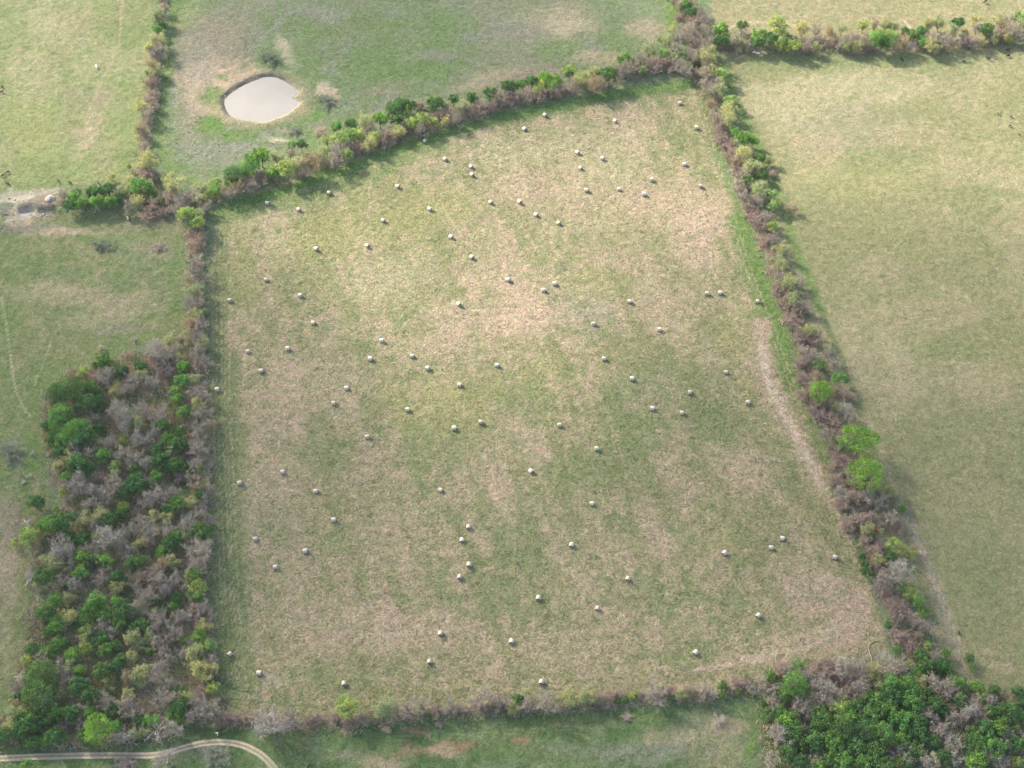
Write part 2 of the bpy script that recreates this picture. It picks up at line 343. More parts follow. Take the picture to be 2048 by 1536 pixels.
# --- upper-left pasture and the dug pit
for a in [(190, 230, 22, 70, 'straw', .65, -18), (165, 270, 40, 40, 'pink', .45), (170, 200, 50, 30, 'thatch', .35), (110, 60, 60, 50, 'wheat', .5), (60, 150, 60, 60, 'wheat', .45), (250, 60, 40, 70, 'green', .35), (60, 260, 60, 70, 'yellow', .5), (150, 250, 18, 14, 'fresh', .4), (240, 320, 40, 20, 'green', .5), (75, 330, 60, 22, 'fresh', .35)]: patch(*a)
strip([(246, -10), (243, 40), (238, 90), (200, 170), (180, 215), (172, 250)], 3.5, 'straw', .7, .8, .5)
strip([(128, 20), (122, 80), (112, 150), (112, 188)], 1.2, 'wheat', .6, .8, .3)
for a in [(60, 385, 75, 14, 'dirt', .85, 6), (30, 420, 50, 30, 'grey', .8), (22, 398, 30, 8, 'pale', .9, 8), (62, 388, 34, 6, 'pale', .9, 8), (40, 424, 12, 18, 'pale', .9), (30, 440, 26, 7, 'pale', .7), (40, 440, 45, 16, 'dirt', .8, 20), (95, 400, 30, 22, 'thatch', .8), (20, 455, 50, 14, 'litter', .6), (95, 432, 26, 14, 'thatch', .7), (100, 465, 70, 10, 'pink', .7), (200, 372, 40, 6, 'thatch', .6), (70, 455, 60, 8, 'grey', .5),
          (120, 590, 120, 26, 'straw', .65), (250, 610, 80, 30, 'pink', .5), (200, 640, 90, 20, 'straw', .5), (270, 540, 90, 40, 'fresh', .4), (80, 540, 90, 40, 'green', .5), (120, 690, 90, 40, 'olive', .6), (260, 660, 80, 14, 'thatch', .6), (20, 780, 40, 60, 'green', .6), (30, 900, 40, 40, 'grey', .6), (65, 900, 24, 60, 'fresh', .7),
          (15, 1140, 40, 140, 'pink', .7), (30, 1060, 40, 50, 'thatch', .7), (20, 1290, 40, 60, 'hay', .7), (25, 1400, 30, 60, 'green', .6), (330, 470, 60, 20, 'olive', .5), (360, 560, 16, 120, 'fresh', .5), (250, 480, 90, 18, 'fresh', .45), (160, 465, 90, 8, 'pink', .5)]: patch(*a)
strip([(2, 592), (12, 640), (20, 700), (28, 770), (45, 810), (62, 835)], 1.8, 'dirt', .65, .8, .3)
strip([(105, 680), (85, 730), (68, 770)], 1.8, 'dirt', .4, .8, .4)
# --- lower pasture
for a in [(930, 1478, 60, 12, 'red', .85, 4), (900, 1484, 40, 8, 'pink', .6), (1050, 1477, 20, 14, 'red', .85), (1125, 1445, 30, 6, 'red', .7), (820, 1492, 40, 14, 'red', .6, 6), (840, 1455, 35, 7, 'red', .7), (1440, 1445, 50, 26, 'pink', .6), (1350, 1470, 90, 24, 'straw', .55), (760, 1520, 50, 16, 'pink', .6), (610, 1480, 16, 24, 'red', .4),
          (1280, 1500, 80, 24, 'grey', .5), (1460, 1500, 50, 40, 'hay', .6), (1160, 1510, 90, 24, 'grey', .35), (1220, 1430, 160, 8, 'green', .5), (1020, 1530, 60, 16, 'sage', .5), (700, 1505, 60, 12, 'thatch', .5), (1510, 1480, 14, 60, 'fresh', .7), (150, 1528, 160, 8, 'fresh', .5), (300, 1470, 120, 8, 'deep', .7), (430, 1510, 40, 20, 'grey', .7), (240, 1530, 50, 10, 'thatch', .6)]: patch(*a)
for dy in (0, 7): strip([(560, 1475 + dy), (760, 1474 + dy), (950, 1466 + dy), (1150, 1452 + dy), (1350, 1436 + dy)], 1.4, 'palegrn', .6, .8, .2, .35)
# --- floors of the hedges and woods
HEDGES = {
    'lane': ([(328, -30), (318, 60), (312, 130), (304, 200), (290, 260), (288, 320)], 8),
    'junction': ([(235, 385), (300, 372), (300, 410), (390, 408), (425, 408)], 17),
    'pit': ([(118, 408), (180, 405), (245, 400)], 13),
    'pond': ([(430, 390), (500, 365), (600, 345), (700, 310), (790, 280), (870, 253), (1000, 212), (1150, 178), (1290, 142), (1400, 128)], 13),
    'corner': ([(1370, 0), (1390, 60), (1405, 110), (1415, 150)], 22),
    'cattle': ([(1420, 92), (1520, 95), (1620, 98), (1720, 98), (1850, 96), (1960, 88), (2070, 72)], 11),
    'right': ([(1405, 150), (1428, 220), (1452, 290), (1485, 360), (1510, 430), (1545, 510), (1578, 600), (1612, 690), (1645, 780), (1675, 860), (1695, 940), (1715, 1010), (1745, 1090), (1775, 1170), (1808, 1240), (1840, 1310)], 19),
    'left': ([(388, 430), (393, 500), (393, 600), (397, 700), (402, 800), (405, 900), (406, 1000), (406, 1100), (408, 1200), (410, 1300), (420, 1400)], 15),
    'near': ([(430, 1447), (560, 1452), (700, 1447), (850, 1428), (1000, 1421), (1150, 1412), (1300, 1398), (1450, 1387), (1540, 1370)], 11),
}
WOODS = {
    'left wood': [(88, 790), (130, 750), (230, 715), (330, 695), (395, 700), (415, 900), (415, 1300), (440, 1430), (330, 1470), (200, 1495), (-40, 1490), (30, 1400), (60, 1250), (70, 1080), (135, 1000), (92, 900)],
    'near wood': [(1528, 1420), (1545, 1345), (1640, 1325), (1780, 1335), (1850, 1285), (1905, 1350), (1960, 1375), (2090, 1395), (2090, 1620), (1545, 1620)],
}
for pts, wd in HEDGES.values(): strip(pts, wd, 'thatch', .85, .6); strip(pts, wd * .6, 'litter', .6, .8, .6, .5)
for pts in WOODS.values():
    P = poly(pts); m = sstep(-2, 3, sdist(wx, wy, P))
    lay(m, 'thatch', .85); lay(m * ramp(N_MID, .5, .68), 'litter', .7); lay(m * ramp(N_MID, .52, .38), 'deep', .75); lay(m * ramp(N_BIG, .5, .36), 'green', .4)
patch(290, 790, 34, 18, 'deep', .7); patch(310, 740, 40, 20, 'litter', .6); patch(130, 1130, 24, 18, 'green', .8); patch(300, 870, 60, 40, 'thatch', .5); patch(145, 1460, 14, 26, 'thatch', .8)

# --- relief
Z = 0.34 * (fbm(X / 1.9, Y / 1.9, 71, 2) - 0.5) + 0.55 * (fbm(X / 26, Y / 26, 81, 2) - 0.5) * sstep(6000, 600, np.hypot(X, Y))
def z55(u, v):
    return [((u / 4.8) + 380, (v / 4.8) + 20)]
POND_PX = [(330, 880), (345, 850), (400, 800), (500, 730), (600, 690), (700, 650), (790, 640), (880, 670), (960, 720), (1015, 770), (1034, 800), (1008, 826), (972, 842), (970, 852), (1008, 860), (1040, 880), (1030, 910), (980, 960), (900, 1010), (800, 1050), (690, 1078), (580, 1060), (450, 1035), (380, 1005), (345, 950)]
POND_PX = [(u / 4.8 + 380, v / 4.8 + 20) for u, v in POND_PX]
def chaikin(P):
    for _ in range(2): P = [q for a, b in zip(P, P[1:] + P[:1]) for q in ((a[0] * .75 + b[0] * .25, a[1] * .75 + b[1] * .25), (a[0] * .25 + b[0] * .75, a[1] * .25 + b[1] * .75))]
    return P
POND_PX = chaikin(POND_PX)
PIT_PX = [(490, 1085), (470, 1050), (560, 1010), (640, 985), (740, 975), (800, 985), (790, 1020), (710, 1075), (640, 1100), (540, 1105)]
PIT_PX = [(u / 11.815, v / 11.815 + 340) for u, v in PIT_PX]
WATER_Z, PIT_Z = -0.75, -0.22
for pts, wz, slope in ((POND_PX, WATER_Z, 2.6), (PIT_PX, PIT_Z, 1.6)):
    P = poly(pts, wz); c = P.mean(0)
    idx = np.where(np.hypot(X - c[0], Y - c[1]) < 45)[0]
    sd = sdist(X[idx], Y[idx], P)
    wob = 1.4 * (N_SML[idx] - 0.5)
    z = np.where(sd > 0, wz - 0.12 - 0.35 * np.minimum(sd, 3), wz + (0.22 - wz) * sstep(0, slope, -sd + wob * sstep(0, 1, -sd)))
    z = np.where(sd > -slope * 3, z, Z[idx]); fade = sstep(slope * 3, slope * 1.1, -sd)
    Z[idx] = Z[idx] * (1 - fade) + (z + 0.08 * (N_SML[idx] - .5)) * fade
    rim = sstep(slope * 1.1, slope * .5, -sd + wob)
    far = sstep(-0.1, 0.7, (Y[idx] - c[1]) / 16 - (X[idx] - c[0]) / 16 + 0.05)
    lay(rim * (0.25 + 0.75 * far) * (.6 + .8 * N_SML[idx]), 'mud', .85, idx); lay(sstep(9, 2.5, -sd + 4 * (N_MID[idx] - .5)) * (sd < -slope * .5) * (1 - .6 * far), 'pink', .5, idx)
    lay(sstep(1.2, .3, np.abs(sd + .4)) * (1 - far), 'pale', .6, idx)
# the dug bank above the pit
bx, by = at(62, 414); idx = np.where(np.hypot(X - bx, Y - by) < 30)[0]
d, _ = seg_dist(X[idx] + (wx[idx] - X[idx]) * .3, Y[idx], poly([(42, 416), (60, 413), (78, 417), (100, 415)]))
Z[idx] += 1.5 * sstep(3.2, 0.6, d); lay(sstep(2.6, .8, d), 'mud', .8, idx)

# --- two-wheel dirt track
TRACK = [(-40, 1519), (60, 1514), (180, 1511), (290, 1511), (330, 1506), (370, 1495), (405, 1487), (440, 1484), (475, 1488), (505, 1499), (530, 1516), (550, 1540), (565, 1575)]
def smooth_line(pts, n=10):
    P = [np.array(at(*p)) for p in pts]; P = [2 * P[0] - P[1]] + P + [2 * P[-1] - P[-2]]; out = []
    for i in range(1, len(P) - 2):
        for k in range(n):
            t = k / n; a, b, c_, d_ = P[i - 1:i + 3]
            out.append(0.5 * ((2 * b) + (c_ - a) * t + (2 * a - 5 * b + 4 * c_ - d_) * t * t + (3 * b - a - 3 * c_ + d_) * t ** 3))
    return np.array(out + [P[-2]])
TL = smooth_line(TRACK)
near = np.where((X > TL[:, 0].min() - 12) & (X < TL[:, 0].max() + 12) & (Y > TL[:, 1].min() - 12) & (Y < TL[:, 1].max() + 12))[0]
d, _ = seg_dist(X[near], Y[near], TL); f = sstep(9, 2.6, d); Z[near] = Z[near] * (1 - f) - 0.06 * f
me = bpy.data.meshes.new('ground')
nv = len(X); nf = (NX - 1) * (NY - 1)
me.vertices.add(nv); me.vertices.foreach_set('co', np.stack([X, Y, Z], 1).astype(np.float32).ravel())
i0 = (np.arange(NY - 1)[:, None] * NX + np.arange(NX - 1)[None, :]).ravel()
quads = np.stack([i0, i0 + 1, i0 + NX + 1, i0 + NX], 1).astype(np.int32)
me.loops.add(nf * 4); me.loops.foreach_set('vertex_index', quads.ravel())
me.polygons.add(nf); me.polygons.foreach_set('loop_start', (np.arange(nf) * 4).astype(np.int32))
me.polygons.foreach_set('use_smooth', np.ones(nf, dtype=bool))
me.update(calc_edges=True)
at_ = me.attributes.new('tint', 'FLOAT_COLOR', 'POINT')
col = np.ones((nv, 4), dtype=np.float32); col[:, :3] = TONE; col[:, 3] = ROUGH
at_.data.foreach_set('color', col.ravel())
def ground_mat():
    m, n, l, out = new_mat('grassland')
    a = n.new('ShaderNodeAttribute'); a.attribute_name = 'tint'
    g = n.new('ShaderNodeNewGeometry'); pos = g.outputs['Position']
    n1 = noise(n, l, pos, 0.66, 5, 0.70, 1.6)
    n2 = noise(n, l, pos, 0.28, 4, 0.6, 0.8)
    n3 = noise(n, l, pos, 2.4, 3, 0.7, 0.6)
    n4 = noise(n, l, pos, 1.3, 4, 0.7, 2.0)
    v = math_node(n, l, 'MULTIPLY', maprange(n, l, n1, .32, .68, .48, 1.52), maprange(n, l, n3, .3, .7, .74, 1.26))
    v = math_node(n, l, 'ADD', math_node(n, l, 'MULTIPLY', math_node(n, l, 'SUBTRACT', v, 1.0), a.outputs['Alpha']), 1.0)
    c = mixrgb(n, l, 'MULTIPLY', 1.0, a.outputs['Color'], v)
    greener = mixrgb(n, l, 'MULTIPLY', 1.0, c, (0.70, 0.97, 0.52)); drier = mixrgb(n, l, 'MULTIPLY', 1.0, c, (1.24, 1.02, 1.06))
    c = mixrgb(n, l, 'MIX', maprange(n, l, n4, .36, .64, 0, 1), greener, drier)
    dim = mixrgb(n, l, 'MULTIPLY', 1.0, c, (0.86, 0.92, 0.80)); lite = mixrgb(n, l, 'MULTIPLY', 1.0, c, (1.12, 1.06, 1.04))
    c = mixrgb(n, l, 'MIX', maprange(n, l, n2, .35, .65, 0, 1), dim, lite)
    b = n.new('ShaderNodeBump'); b.inputs['Strength'].default_value = 1.0; b.inputs['Distance'].default_value = 0.7
    l.new(math_node(n, l, 'ADD', n1, math_node(n, l, 'MULTIPLY', n3, 0.4)), b.inputs['Height'])
    d = n.new('ShaderNodeBsdfDiffuse'); l.new(c, d.inputs[0]); l.new(a.outputs['Alpha'], b.inputs['Strength']); l.new(b.outputs[0], d.inputs['Normal']); d.inputs['Roughness'].default_value = 0.6
    l.new(d.outputs[0], out.inputs[0]); return m
me.materials.append(ground_mat())
tag(link('ground', me), 'patchy green and straw coloured grassland of several fields', kind='structure')
ix0, iy0 = ax.searchsorted(-262), ay.searchsorted(168)
ZG = Z.reshape(NY, NX)
def gz(x, y):
    i, j = min(NX - 1, max(0, int(np.searchsorted(ax, x)))), min(NY - 1, max(0, int(np.searchsorted(ay, y))))
    return float(ZG[j, i])
def gzv(x, y):
    return ZG[np.clip(np.searchsorted(ay, y), 0, NY - 1), np.clip(np.searchsorted(ax, x), 0, NX - 1)]

# --- water
def water_mat():
    m, n, l, out = new_mat('muddy_water')
    g = n.new('ShaderNodeNewGeometry')
    c = mixrgb(n, l, 'MIX', noise(n, l, g.outputs['Position'], 0.09, 4, .6), (0.205, 0.188, 0.155), (0.275, 0.248, 0.208))
    b = n.new('ShaderNodeBsdfPrincipled'); l.new(c, b.inputs['Base Color']); b.inputs['Roughness'].default_value = 0.08; b.inputs['IOR'].default_value = 1.33
    bp = n.new('ShaderNodeBump'); bp.inputs['Strength'].default_value = 0.06; bp.inputs['Distance'].default_value = 0.05
    l.new(noise(n, l, g.outputs['Position'], 1.5, 2, .5), bp.inputs['Height']); l.new(bp.outputs[0], b.inputs['Normal'])
    l.new(b.outputs[0], out.inputs[0]); return m
WM = water_mat()
def pool(name, pts, wz, label):
    P = poly(pts, wz); c = P.mean(0); Q = c + (P - c) * 1.03
    bm = bmesh.new(); f = bm.faces.new([bm.verts.new((x, y, wz)) for x, y in Q]); bmesh.ops.triangulate(bm, faces=[f])
    m_ = bpy.data.meshes.new(name); bm.to_mesh(m_); bm.free(); m_.materials.append(WM)
    if m_.polygons[0].normal.z < 0: m_.flip_normals()
    tag(link(name, m_), label, kind='structure')
pool('pond_water', POND_PX, WATER_Z, 'cream coloured muddy water of the oval cattle pond')
pool('pit_water', PIT_PX, PIT_Z, 'small pale puddle of water in the dug pit')

tan = np.gradient(TL, axis=0); tan /= np.linalg.norm(tan, axis=1)[:, None]; nrm = np.stack([-tan[:, 1], tan[:, 0]], 1)
offs = np.linspace(-1.75, 1.75, 29)
TW = 0.64
tv, tt = [], []
dirt_c, mid_c = np.array((0.40, 0.305, 0.215)), np.array((0.20, 0.21, 0.115))
for i, (p, q) in enumerate(zip(TL, nrm)):
    fade = np.clip((len(TL) - i) / 32.0, 0.25, 1)
    jag = 0.22 * (vnoise(np.array([i * .35]), np.array([3.3]), 5)[0] - .5)
    for o in offs:
        pt = p + q * TW * (o + (jag * 1.6 if abs(o) > 1.5 else jag * .5)); a = abs(o)
        rut = sstep(0.30, 0.62, np.array([a]))[0] * sstep(1.7, 1.25, np.array([a]))[0]
        tv.append((pt[0], pt[1], 0.03 - 0.05 * rut - (0.12 if a > 1.7 else 0)))
        tt.append(dirt_c * rut * fade + mid_c * (1 - rut * fade))
tf = [(i * 29 + k, i * 29 + k + 1, (i + 1) * 29 + k + 1, (i + 1) * 29 + k) for i in range(len(TL) - 1) for k in range(28)]
def track_mat():
    m, n, l, out = new_mat('track_earth')
    a = n.new('ShaderNodeAttribute'); a.attribute_name = 'tint'; g = n.new('ShaderNodeNewGeometry')
    nz = noise(n, l, g.outputs['Position'], 1.6, 4, .7, .8)
    c = mixrgb(n, l, 'MULTIPLY', 1.0, a.outputs['Color'], maprange(n, l, nz, .3, .7, .72, 1.25))
    d = n.new('ShaderNodeBsdfDiffuse'); l.new(c, d.inputs[0]); l.new(d.outputs[0], out.inputs[0]); return m
tme = mesh('dirt_track', tv, tf, [track_mat()], smooth=True, tint=np.array(tt))
if tme.polygons[5].normal.z < 0: tme.flip_normals()
tag(link('dirt_track', tme), 'pale two wheel dirt track with a grassy middle', kind='structure')
# ------------------------------------------------------------------ tree prototypes (crown radius 1, base at the origin)
def unit(v): return v / (np.linalg.norm(v) + 1e-9)
def add_tube(V, F, pts, radii, sides=4):
    pts = [np.asarray(p, float) for p in pts]; base = len(V)
    for i, (p, r) in enumerate(zip(pts, radii)):
        d = unit(pts[min(i + 1, len(pts) - 1)] - pts[max(i - 1, 0)])
        a = unit(np.cross(d, (0.31, 0.77, 0.55))); b = np.cross(d, a)
        for k in range(sides):
            t = 2 * math.pi * k / sides; q = p + r * (math.cos(t) * a + math.sin(t) * b); V.append(tuple(q))
    for i in range(len(pts) - 1):
        for k in range(sides):
            k2 = (k + 1) % sides
            F.append((base + i * sides + k, base + i * sides + k2, base + (i + 1) * sides + k2, base + (i + 1) * sides + k))
    F.append(tuple(base + (len(pts) - 1) * sides + k for k in range(sides)))
def rdir(el0, el1, az=None):
    az = rnd.uniform(0, 2 * math.pi) if az is None else az; el = RAD(rnd.uniform(el0, el1))
    return np.array((math.cos(az) * math.cos(el), math.sin(az) * math.cos(el), math.sin(el)))
def twig(V, F, p, d, L, wd):                            # a thin tapering three-sided twig
    d = unit(d); a = unit(np.cross(d, rdir(-90, 90))); b = np.cross(d, a); n = len(V)
    mid = p + d * L * .5 + rdir(-90, 90) * L * .08
    V += [tuple(p + a * wd), tuple(p - a * wd * .5 + b * wd * .86), tuple(p - a * wd * .5 - b * wd * .86),
          tuple(mid + a * wd * .7), tuple(mid - a * wd * .35 + b * wd * .6), tuple(mid - a * wd * .35 - b * wd * .6), tuple(p + d * L)]
    F += [(n, n + 1, n + 4, n + 3), (n + 1, n + 2, n + 5, n + 4), (n + 2, n, n + 3, n + 5), (n + 3, n + 4, n + 6), (n + 4, n + 5, n + 6), (n + 5, n + 3, n + 6)]
    return p + d * L
def leaf_quads(P, N, size, jit):
    n = len(P); Nn = N + rng.normal(0, jit, (n, 3)); Nn /= np.linalg.norm(Nn, axis=1)[:, None]
    A_ = np.cross(Nn, rng.normal(0, 1, (n, 3))); A_ /= np.linalg.norm(A_, axis=1)[:, None]; B_ = np.cross(Nn, A_)
    s = size * rng.uniform(.6, 1.3, (n, 1)); bend = Nn * s * .25
    Q = np.stack([P + A_ * s, P + B_ * s * .62 + bend, P - A_ * s, P - B_ * s * .62 + bend], 1)
    return Q.reshape(-1, 3)
def bare_proto(kind, seed, leaves=None, dens=1.0, fat=1.0):
    rnd.seed(seed); tv, tf, cv, cf = [], [], [], []
    tips = []
    wt = M['scrub_grey'] if kind == 'S' else M['twig_bleached'] if kind == 'W' else M['twig_grey'] if kind in 'B' else M['twig_brown'] if kind == 'P' else M['twig_grey']
    wb = M['twig_bleached'] if kind == 'W' else M['bark']
    if kind in 'PS':
        starts = [(np.array((rnd.gauss(0, .16), rnd.gauss(0, .16), -.05)), rdir(28, 82), rnd.uniform(.75, 1.15), .026) for _ in range(16)]
    else:
        lean = np.array((rnd.gauss(0, .08), rnd.gauss(0, .08), 0)); h = rnd.uniform(.4, .6)
        top = np.array((0, 0, h)) + lean
        add_tube(tv, tf, [(0, 0, -.08), (0, 0, .08), np.array((0, 0, h * .5)) + lean * .4, top], [.085 * fat, .06 * fat, .052 * fat, .044 * fat], 6)
        nl = rnd.randint(6, 9); a0 = rnd.uniform(0, 6.28); starts = []
        for k in range(nl):
            t = rnd.uniform(.5, 1); starts.append((np.array((0, 0, h * t)) + lean * t, rdir(18, 62, a0 + 6.283 * k / nl + rnd.gauss(0, .25)), rnd.uniform(.75, 1.12), .034 * fat))
        starts.append((top, rdir(65, 88), rnd.uniform(.9, 1.25), .034 * fat))
    for p, d, L, r in starts:
        pts, dd = [p], d.copy(); n = 5
        for i in range(n):
            dd = unit(dd + np.array((rnd.gauss(0, .2), rnd.gauss(0, .2), rnd.gauss(.09, .12)))); pts.append(pts[-1] + dd * L / n)
        add_tube(tv, tf, pts, [r * (1 - .8 * i / n) for i in range(n + 1)], 4)
        for j in range(int(7 * dens)):
            t = rnd.uniform(.25, 1.0) * n; i = min(n - 1, int(t)); q = pts[i] + (pts[i + 1] - pts[i]) * (t - i)
            bd = unit((pts[i + 1] - pts[i]) / L * n * .6 + rdir(-25, 70)); bl = rnd.uniform(.28, .5); bp = [q]
            for _ in range(3): bd = unit(bd + rdir(-60, 80) * .35); bp.append(bp[-1] + bd * bl / 3)
            add_tube(tv if kind not in 'PS' else cv, tf if kind not in 'PS' else cf, bp, [.012 * fat, .010 * fat, .007 * fat, .004 * fat], 3)
            for m_ in range(int(8 * dens)):
                t2 = rnd.uniform(.2, 1) * 3; i2 = min(2, int(t2)); q2 = bp[i2] + (bp[i2 + 1] - bp[i2]) * (t2 - i2)
                e = twig(cv, cf, q2, unit(bd + rdir(-50, 80) * 1.1), rnd.uniform(.14, .30), .0072 * fat); tips.append(e)
                if rnd.random() < .7: tips.append(twig(cv, cf, q2 + (e - q2) * .5, unit((e - q2) * 3 + rdir(-60, 80)), rnd.uniform(.1, .18), .0055 * fat))
    tm = mesh('trunk', [tuple(map(float, v)) for v in tv], tf, [wb if kind not in 'PS' else wt])
    mats = [wt]; mi = [0] * len(cf); tint = np.ones((len(cv), 3))
    if leaves:
        key, frac, per, size = leaves
        sel = [t for t in tips if rnd.random() < frac]
        P = np.repeat(np.array(sel), per, 0) + rng.normal(0, .055, (len(sel) * per, 3)); Nn = np.tile((0, 0, 1.0), (len(P), 1))
        Q = leaf_quads(P, Nn, size, .7); n0 = len(cv)
        cv = [tuple(map(float, v)) for v in cv] + [tuple(v) for v in Q.tolist()]
        k = len(Q) // 4; cf = cf + [tuple(n0 + 4 * i + j for j in range(4)) for i in range(k)]; mi += [1] * k; mats.append(M[key])
        tint = np.vstack([tint, np.repeat(rng.uniform(.75, 1.25, (k, 1)), 4, 0) * np.ones(3)])
    cm = mesh('crown', [tuple(map(float, v)) for v in cv], cf, mats, mi, tint=tint)
    return tm, cm
def leafy_proto(key, seed, lobes=36, per=80, size=.07, gap=0.0, hz=.82, lsc=1.0, under=.35):
    rnd.seed(seed); global rng; rng = np.random.default_rng(seed)
    tv, tf = [], []; cz = 1.05; sx, sy = rnd.uniform(.85, 1.05), rnd.uniform(.85, 1.05)
    add_tube(tv, tf, [(0, 0, -.08), (0, 0, .1), (rnd.gauss(0, .04), rnd.gauss(0, .04), .6), (0, 0, 1.0)], [.1, .075, .06, .03], 7)
    P_, N_, T_ = [], [], []
    for i in range(lobes):
        z = 1 - (i + .5) / lobes * (1 + under); az = i * 2.39996 + rnd.gauss(0, .3); rr = math.sqrt(max(0, 1 - z * z))
        rad = rnd.uniform(.60, .92) if rnd.random() > .25 else rnd.uniform(.3, .6)
        c = np.array((rr * math.cos(az) * rad * sx, rr * math.sin(az) * rad * sy, z * hz * rad)); c[2] += cz
        lr = rnd.uniform(.15, .27) * lsc * (1 if z > 0 else .9)
        if gap and rnd.random() < gap: continue
        if i % 3 == 0: add_tube(tv, tf, [(0, 0, rnd.uniform(.4, .7)), (c * .5 + np.array((0, 0, .35))) , c], [.032, .022, .008], 4)
        n = int(per * (lr / .26) ** 2 * rnd.uniform(.8, 1.15))
        v = rng.normal(0, 1, (n, 3)); v[:, 2] = np.abs(v[:, 2]) * 1.0 - .35; v /= np.linalg.norm(v, axis=1)[:, None]
        P_.append(c + v * lr * rng.uniform(.72, 1.06, (n, 1)) * np.array((1, 1, .85))); N_.append(v)
        k = rnd.uniform(.62, 1.35); wv = rnd.uniform(-.12, .16)
        T_.append(np.repeat((k * np.array((1 + wv, 1, 1 - wv)))[None], n, 0) * rng.uniform(.78, 1.22, (n, 1)))
    P_, N_, T_ = np.vstack(P_), np.vstack(N_), np.vstack(T_)
    Q = leaf_quads(P_, N_, size, .42)
    F = np.arange(len(Q)).reshape(-1, 4)
    return mesh('trunk', [tuple(map(float, v)) for v in tv], tf, [M['bark']]), mesh('crown', Q, F, [M[key]], tint=np.repeat(T_, 4, 0))

PROTO = {}
PROTO['D'] = [leafy_proto('leaf_dark', 100 + i, 44, 90, .058) for i in range(4)]
PROTO['D+'] = [leafy_proto('leaf_dark', 120 + i, 100, 110, .036, 0, .82, .74) for i in range(3)]
PROTO['G'] = [leafy_proto('leaf_fresh', 140 + i, 42, 90, .058, .05) for i in range(4)]
PROTO['G+'] = [leafy_proto('leaf_fresh', 160 + i, 105, 110, .034, .05, .82, .74) for i in range(3)]
PROTO['V'] = [leafy_proto('leaf_vivid', 170 + i, 42, 90, .056, .05) for i in range(2)]
PROTO['V+'] = [leafy_proto('leaf_vivid', 175 + i, 100, 110, .034, .05, .82, .74) for i in range(2)]
PROTO['L'] = [leafy_proto('leaf_lime', 180 + i, 42, 76, .056, .12) for i in range(4)]
PROTO['B'] = [bare_proto('B', 200 + i, dens=1.3, fat=1.1) for i in range(6)]
PROTO['P'] = [bare_proto('P', 220 + i, dens=1.15, fat=1.15) for i in range(5)]
PROTO['S'] = [bare_proto('S', 225 + i, dens=1.15, fat=1.15) for i in range(2)]
PROTO['W'] = [bare_proto('W', 240 + i, dens=1.15, fat=1.05) for i in range(4)]
PROTO['Y'] = [bare_proto('Y', 260 + i, ('leaf_pale', .8, 3, .046)) for i in range(5)]
PROTO['O'] = [bare_proto('O', 280 + i, ('leaf_tan', .5, 3, .038)) for i in range(3)]
PROTO['R'] = [bare_proto('O', 290, ('leaf_red', .8, 3, .044))]
KIND = {  # name, category, phrase, height factor, centre of the crown (in crown radii)
    'D': ('dense_tree', 'tree', 'dark green dense tree', 1.0, 1.05), 'G': ('leafy_tree', 'tree', 'fresh green tree', 1.0, 1.05), 'L': ('leafy_tree', 'tree', 'lime-green tree', 1.0, 1.05),
    'V': ('leafy_tree', 'tree', 'vivid bright green tree', 1.0, 1.05),
    'Y': ('budding_tree', 'tree', 'pale yellow-green thin tree', .95, .95), 'O': ('budding_tree', 'tree', 'tan-tinged thin tree', .95, .95), 'R': ('budding_tree', 'tree', 'rusty red thin tree', .95, .95),
    'B': ('bare_tree', 'tree', 'bare grey-brown tree', 1.0, .95), 'P': ('thicket_shrub', 'shrub', 'bare purplish-brown shrub', 1.0, .5), 'S': ('thicket_shrub', 'shrub', 'grey scrub', 1.0, .3), 'W': ('dead_tree', 'tree', 'bleached bare tree', .95, .9),
}
TREES = {}
def T(seg, s): TREES.setdefault(seg, []).extend((c[0], *map(float, c[1:].split(','))) for c in s.split())
T('lane', "B328,17,12 Y318,30,16 D325,50,9 G315,60,11 Y310,80,17 B315,103,18 Y300,97,12 O302,131,16 Y310,143,14 Y297,147,10 P305,167,16 P305,190,15 Y283,215,15 B295,227,14 O283,257,14 B288,267,11 B288,290,12 B285,307,11")
T('junction', "Y297,323,19 P287,342,20 P300,352,18 G258,335,6 Y225,353,9 G280,373,18 G300,385,12 Y260,380,13 G305,395,10 Y345,370,21 Y333,360,15 P337,395,20 B367,400,20 B387,393,19 Y402,378,14 L417,392,10 B410,413,14 P310,412,17 P293,430,16 Y272,405,15 B258,412,14 Y260,428,8 L372,433,19 Y392,407,13 L394,447,16 Y380,447,14 B355,418,16 P325,425,14 D318,405,11")
T('pit', "D217,380,14 D187,385,16 G150,393,16 G163,407,14 G197,407,16 G223,405,14 D140,412,13 B127,390,10 B207,388,9 D180,412,11 D238,398,12")
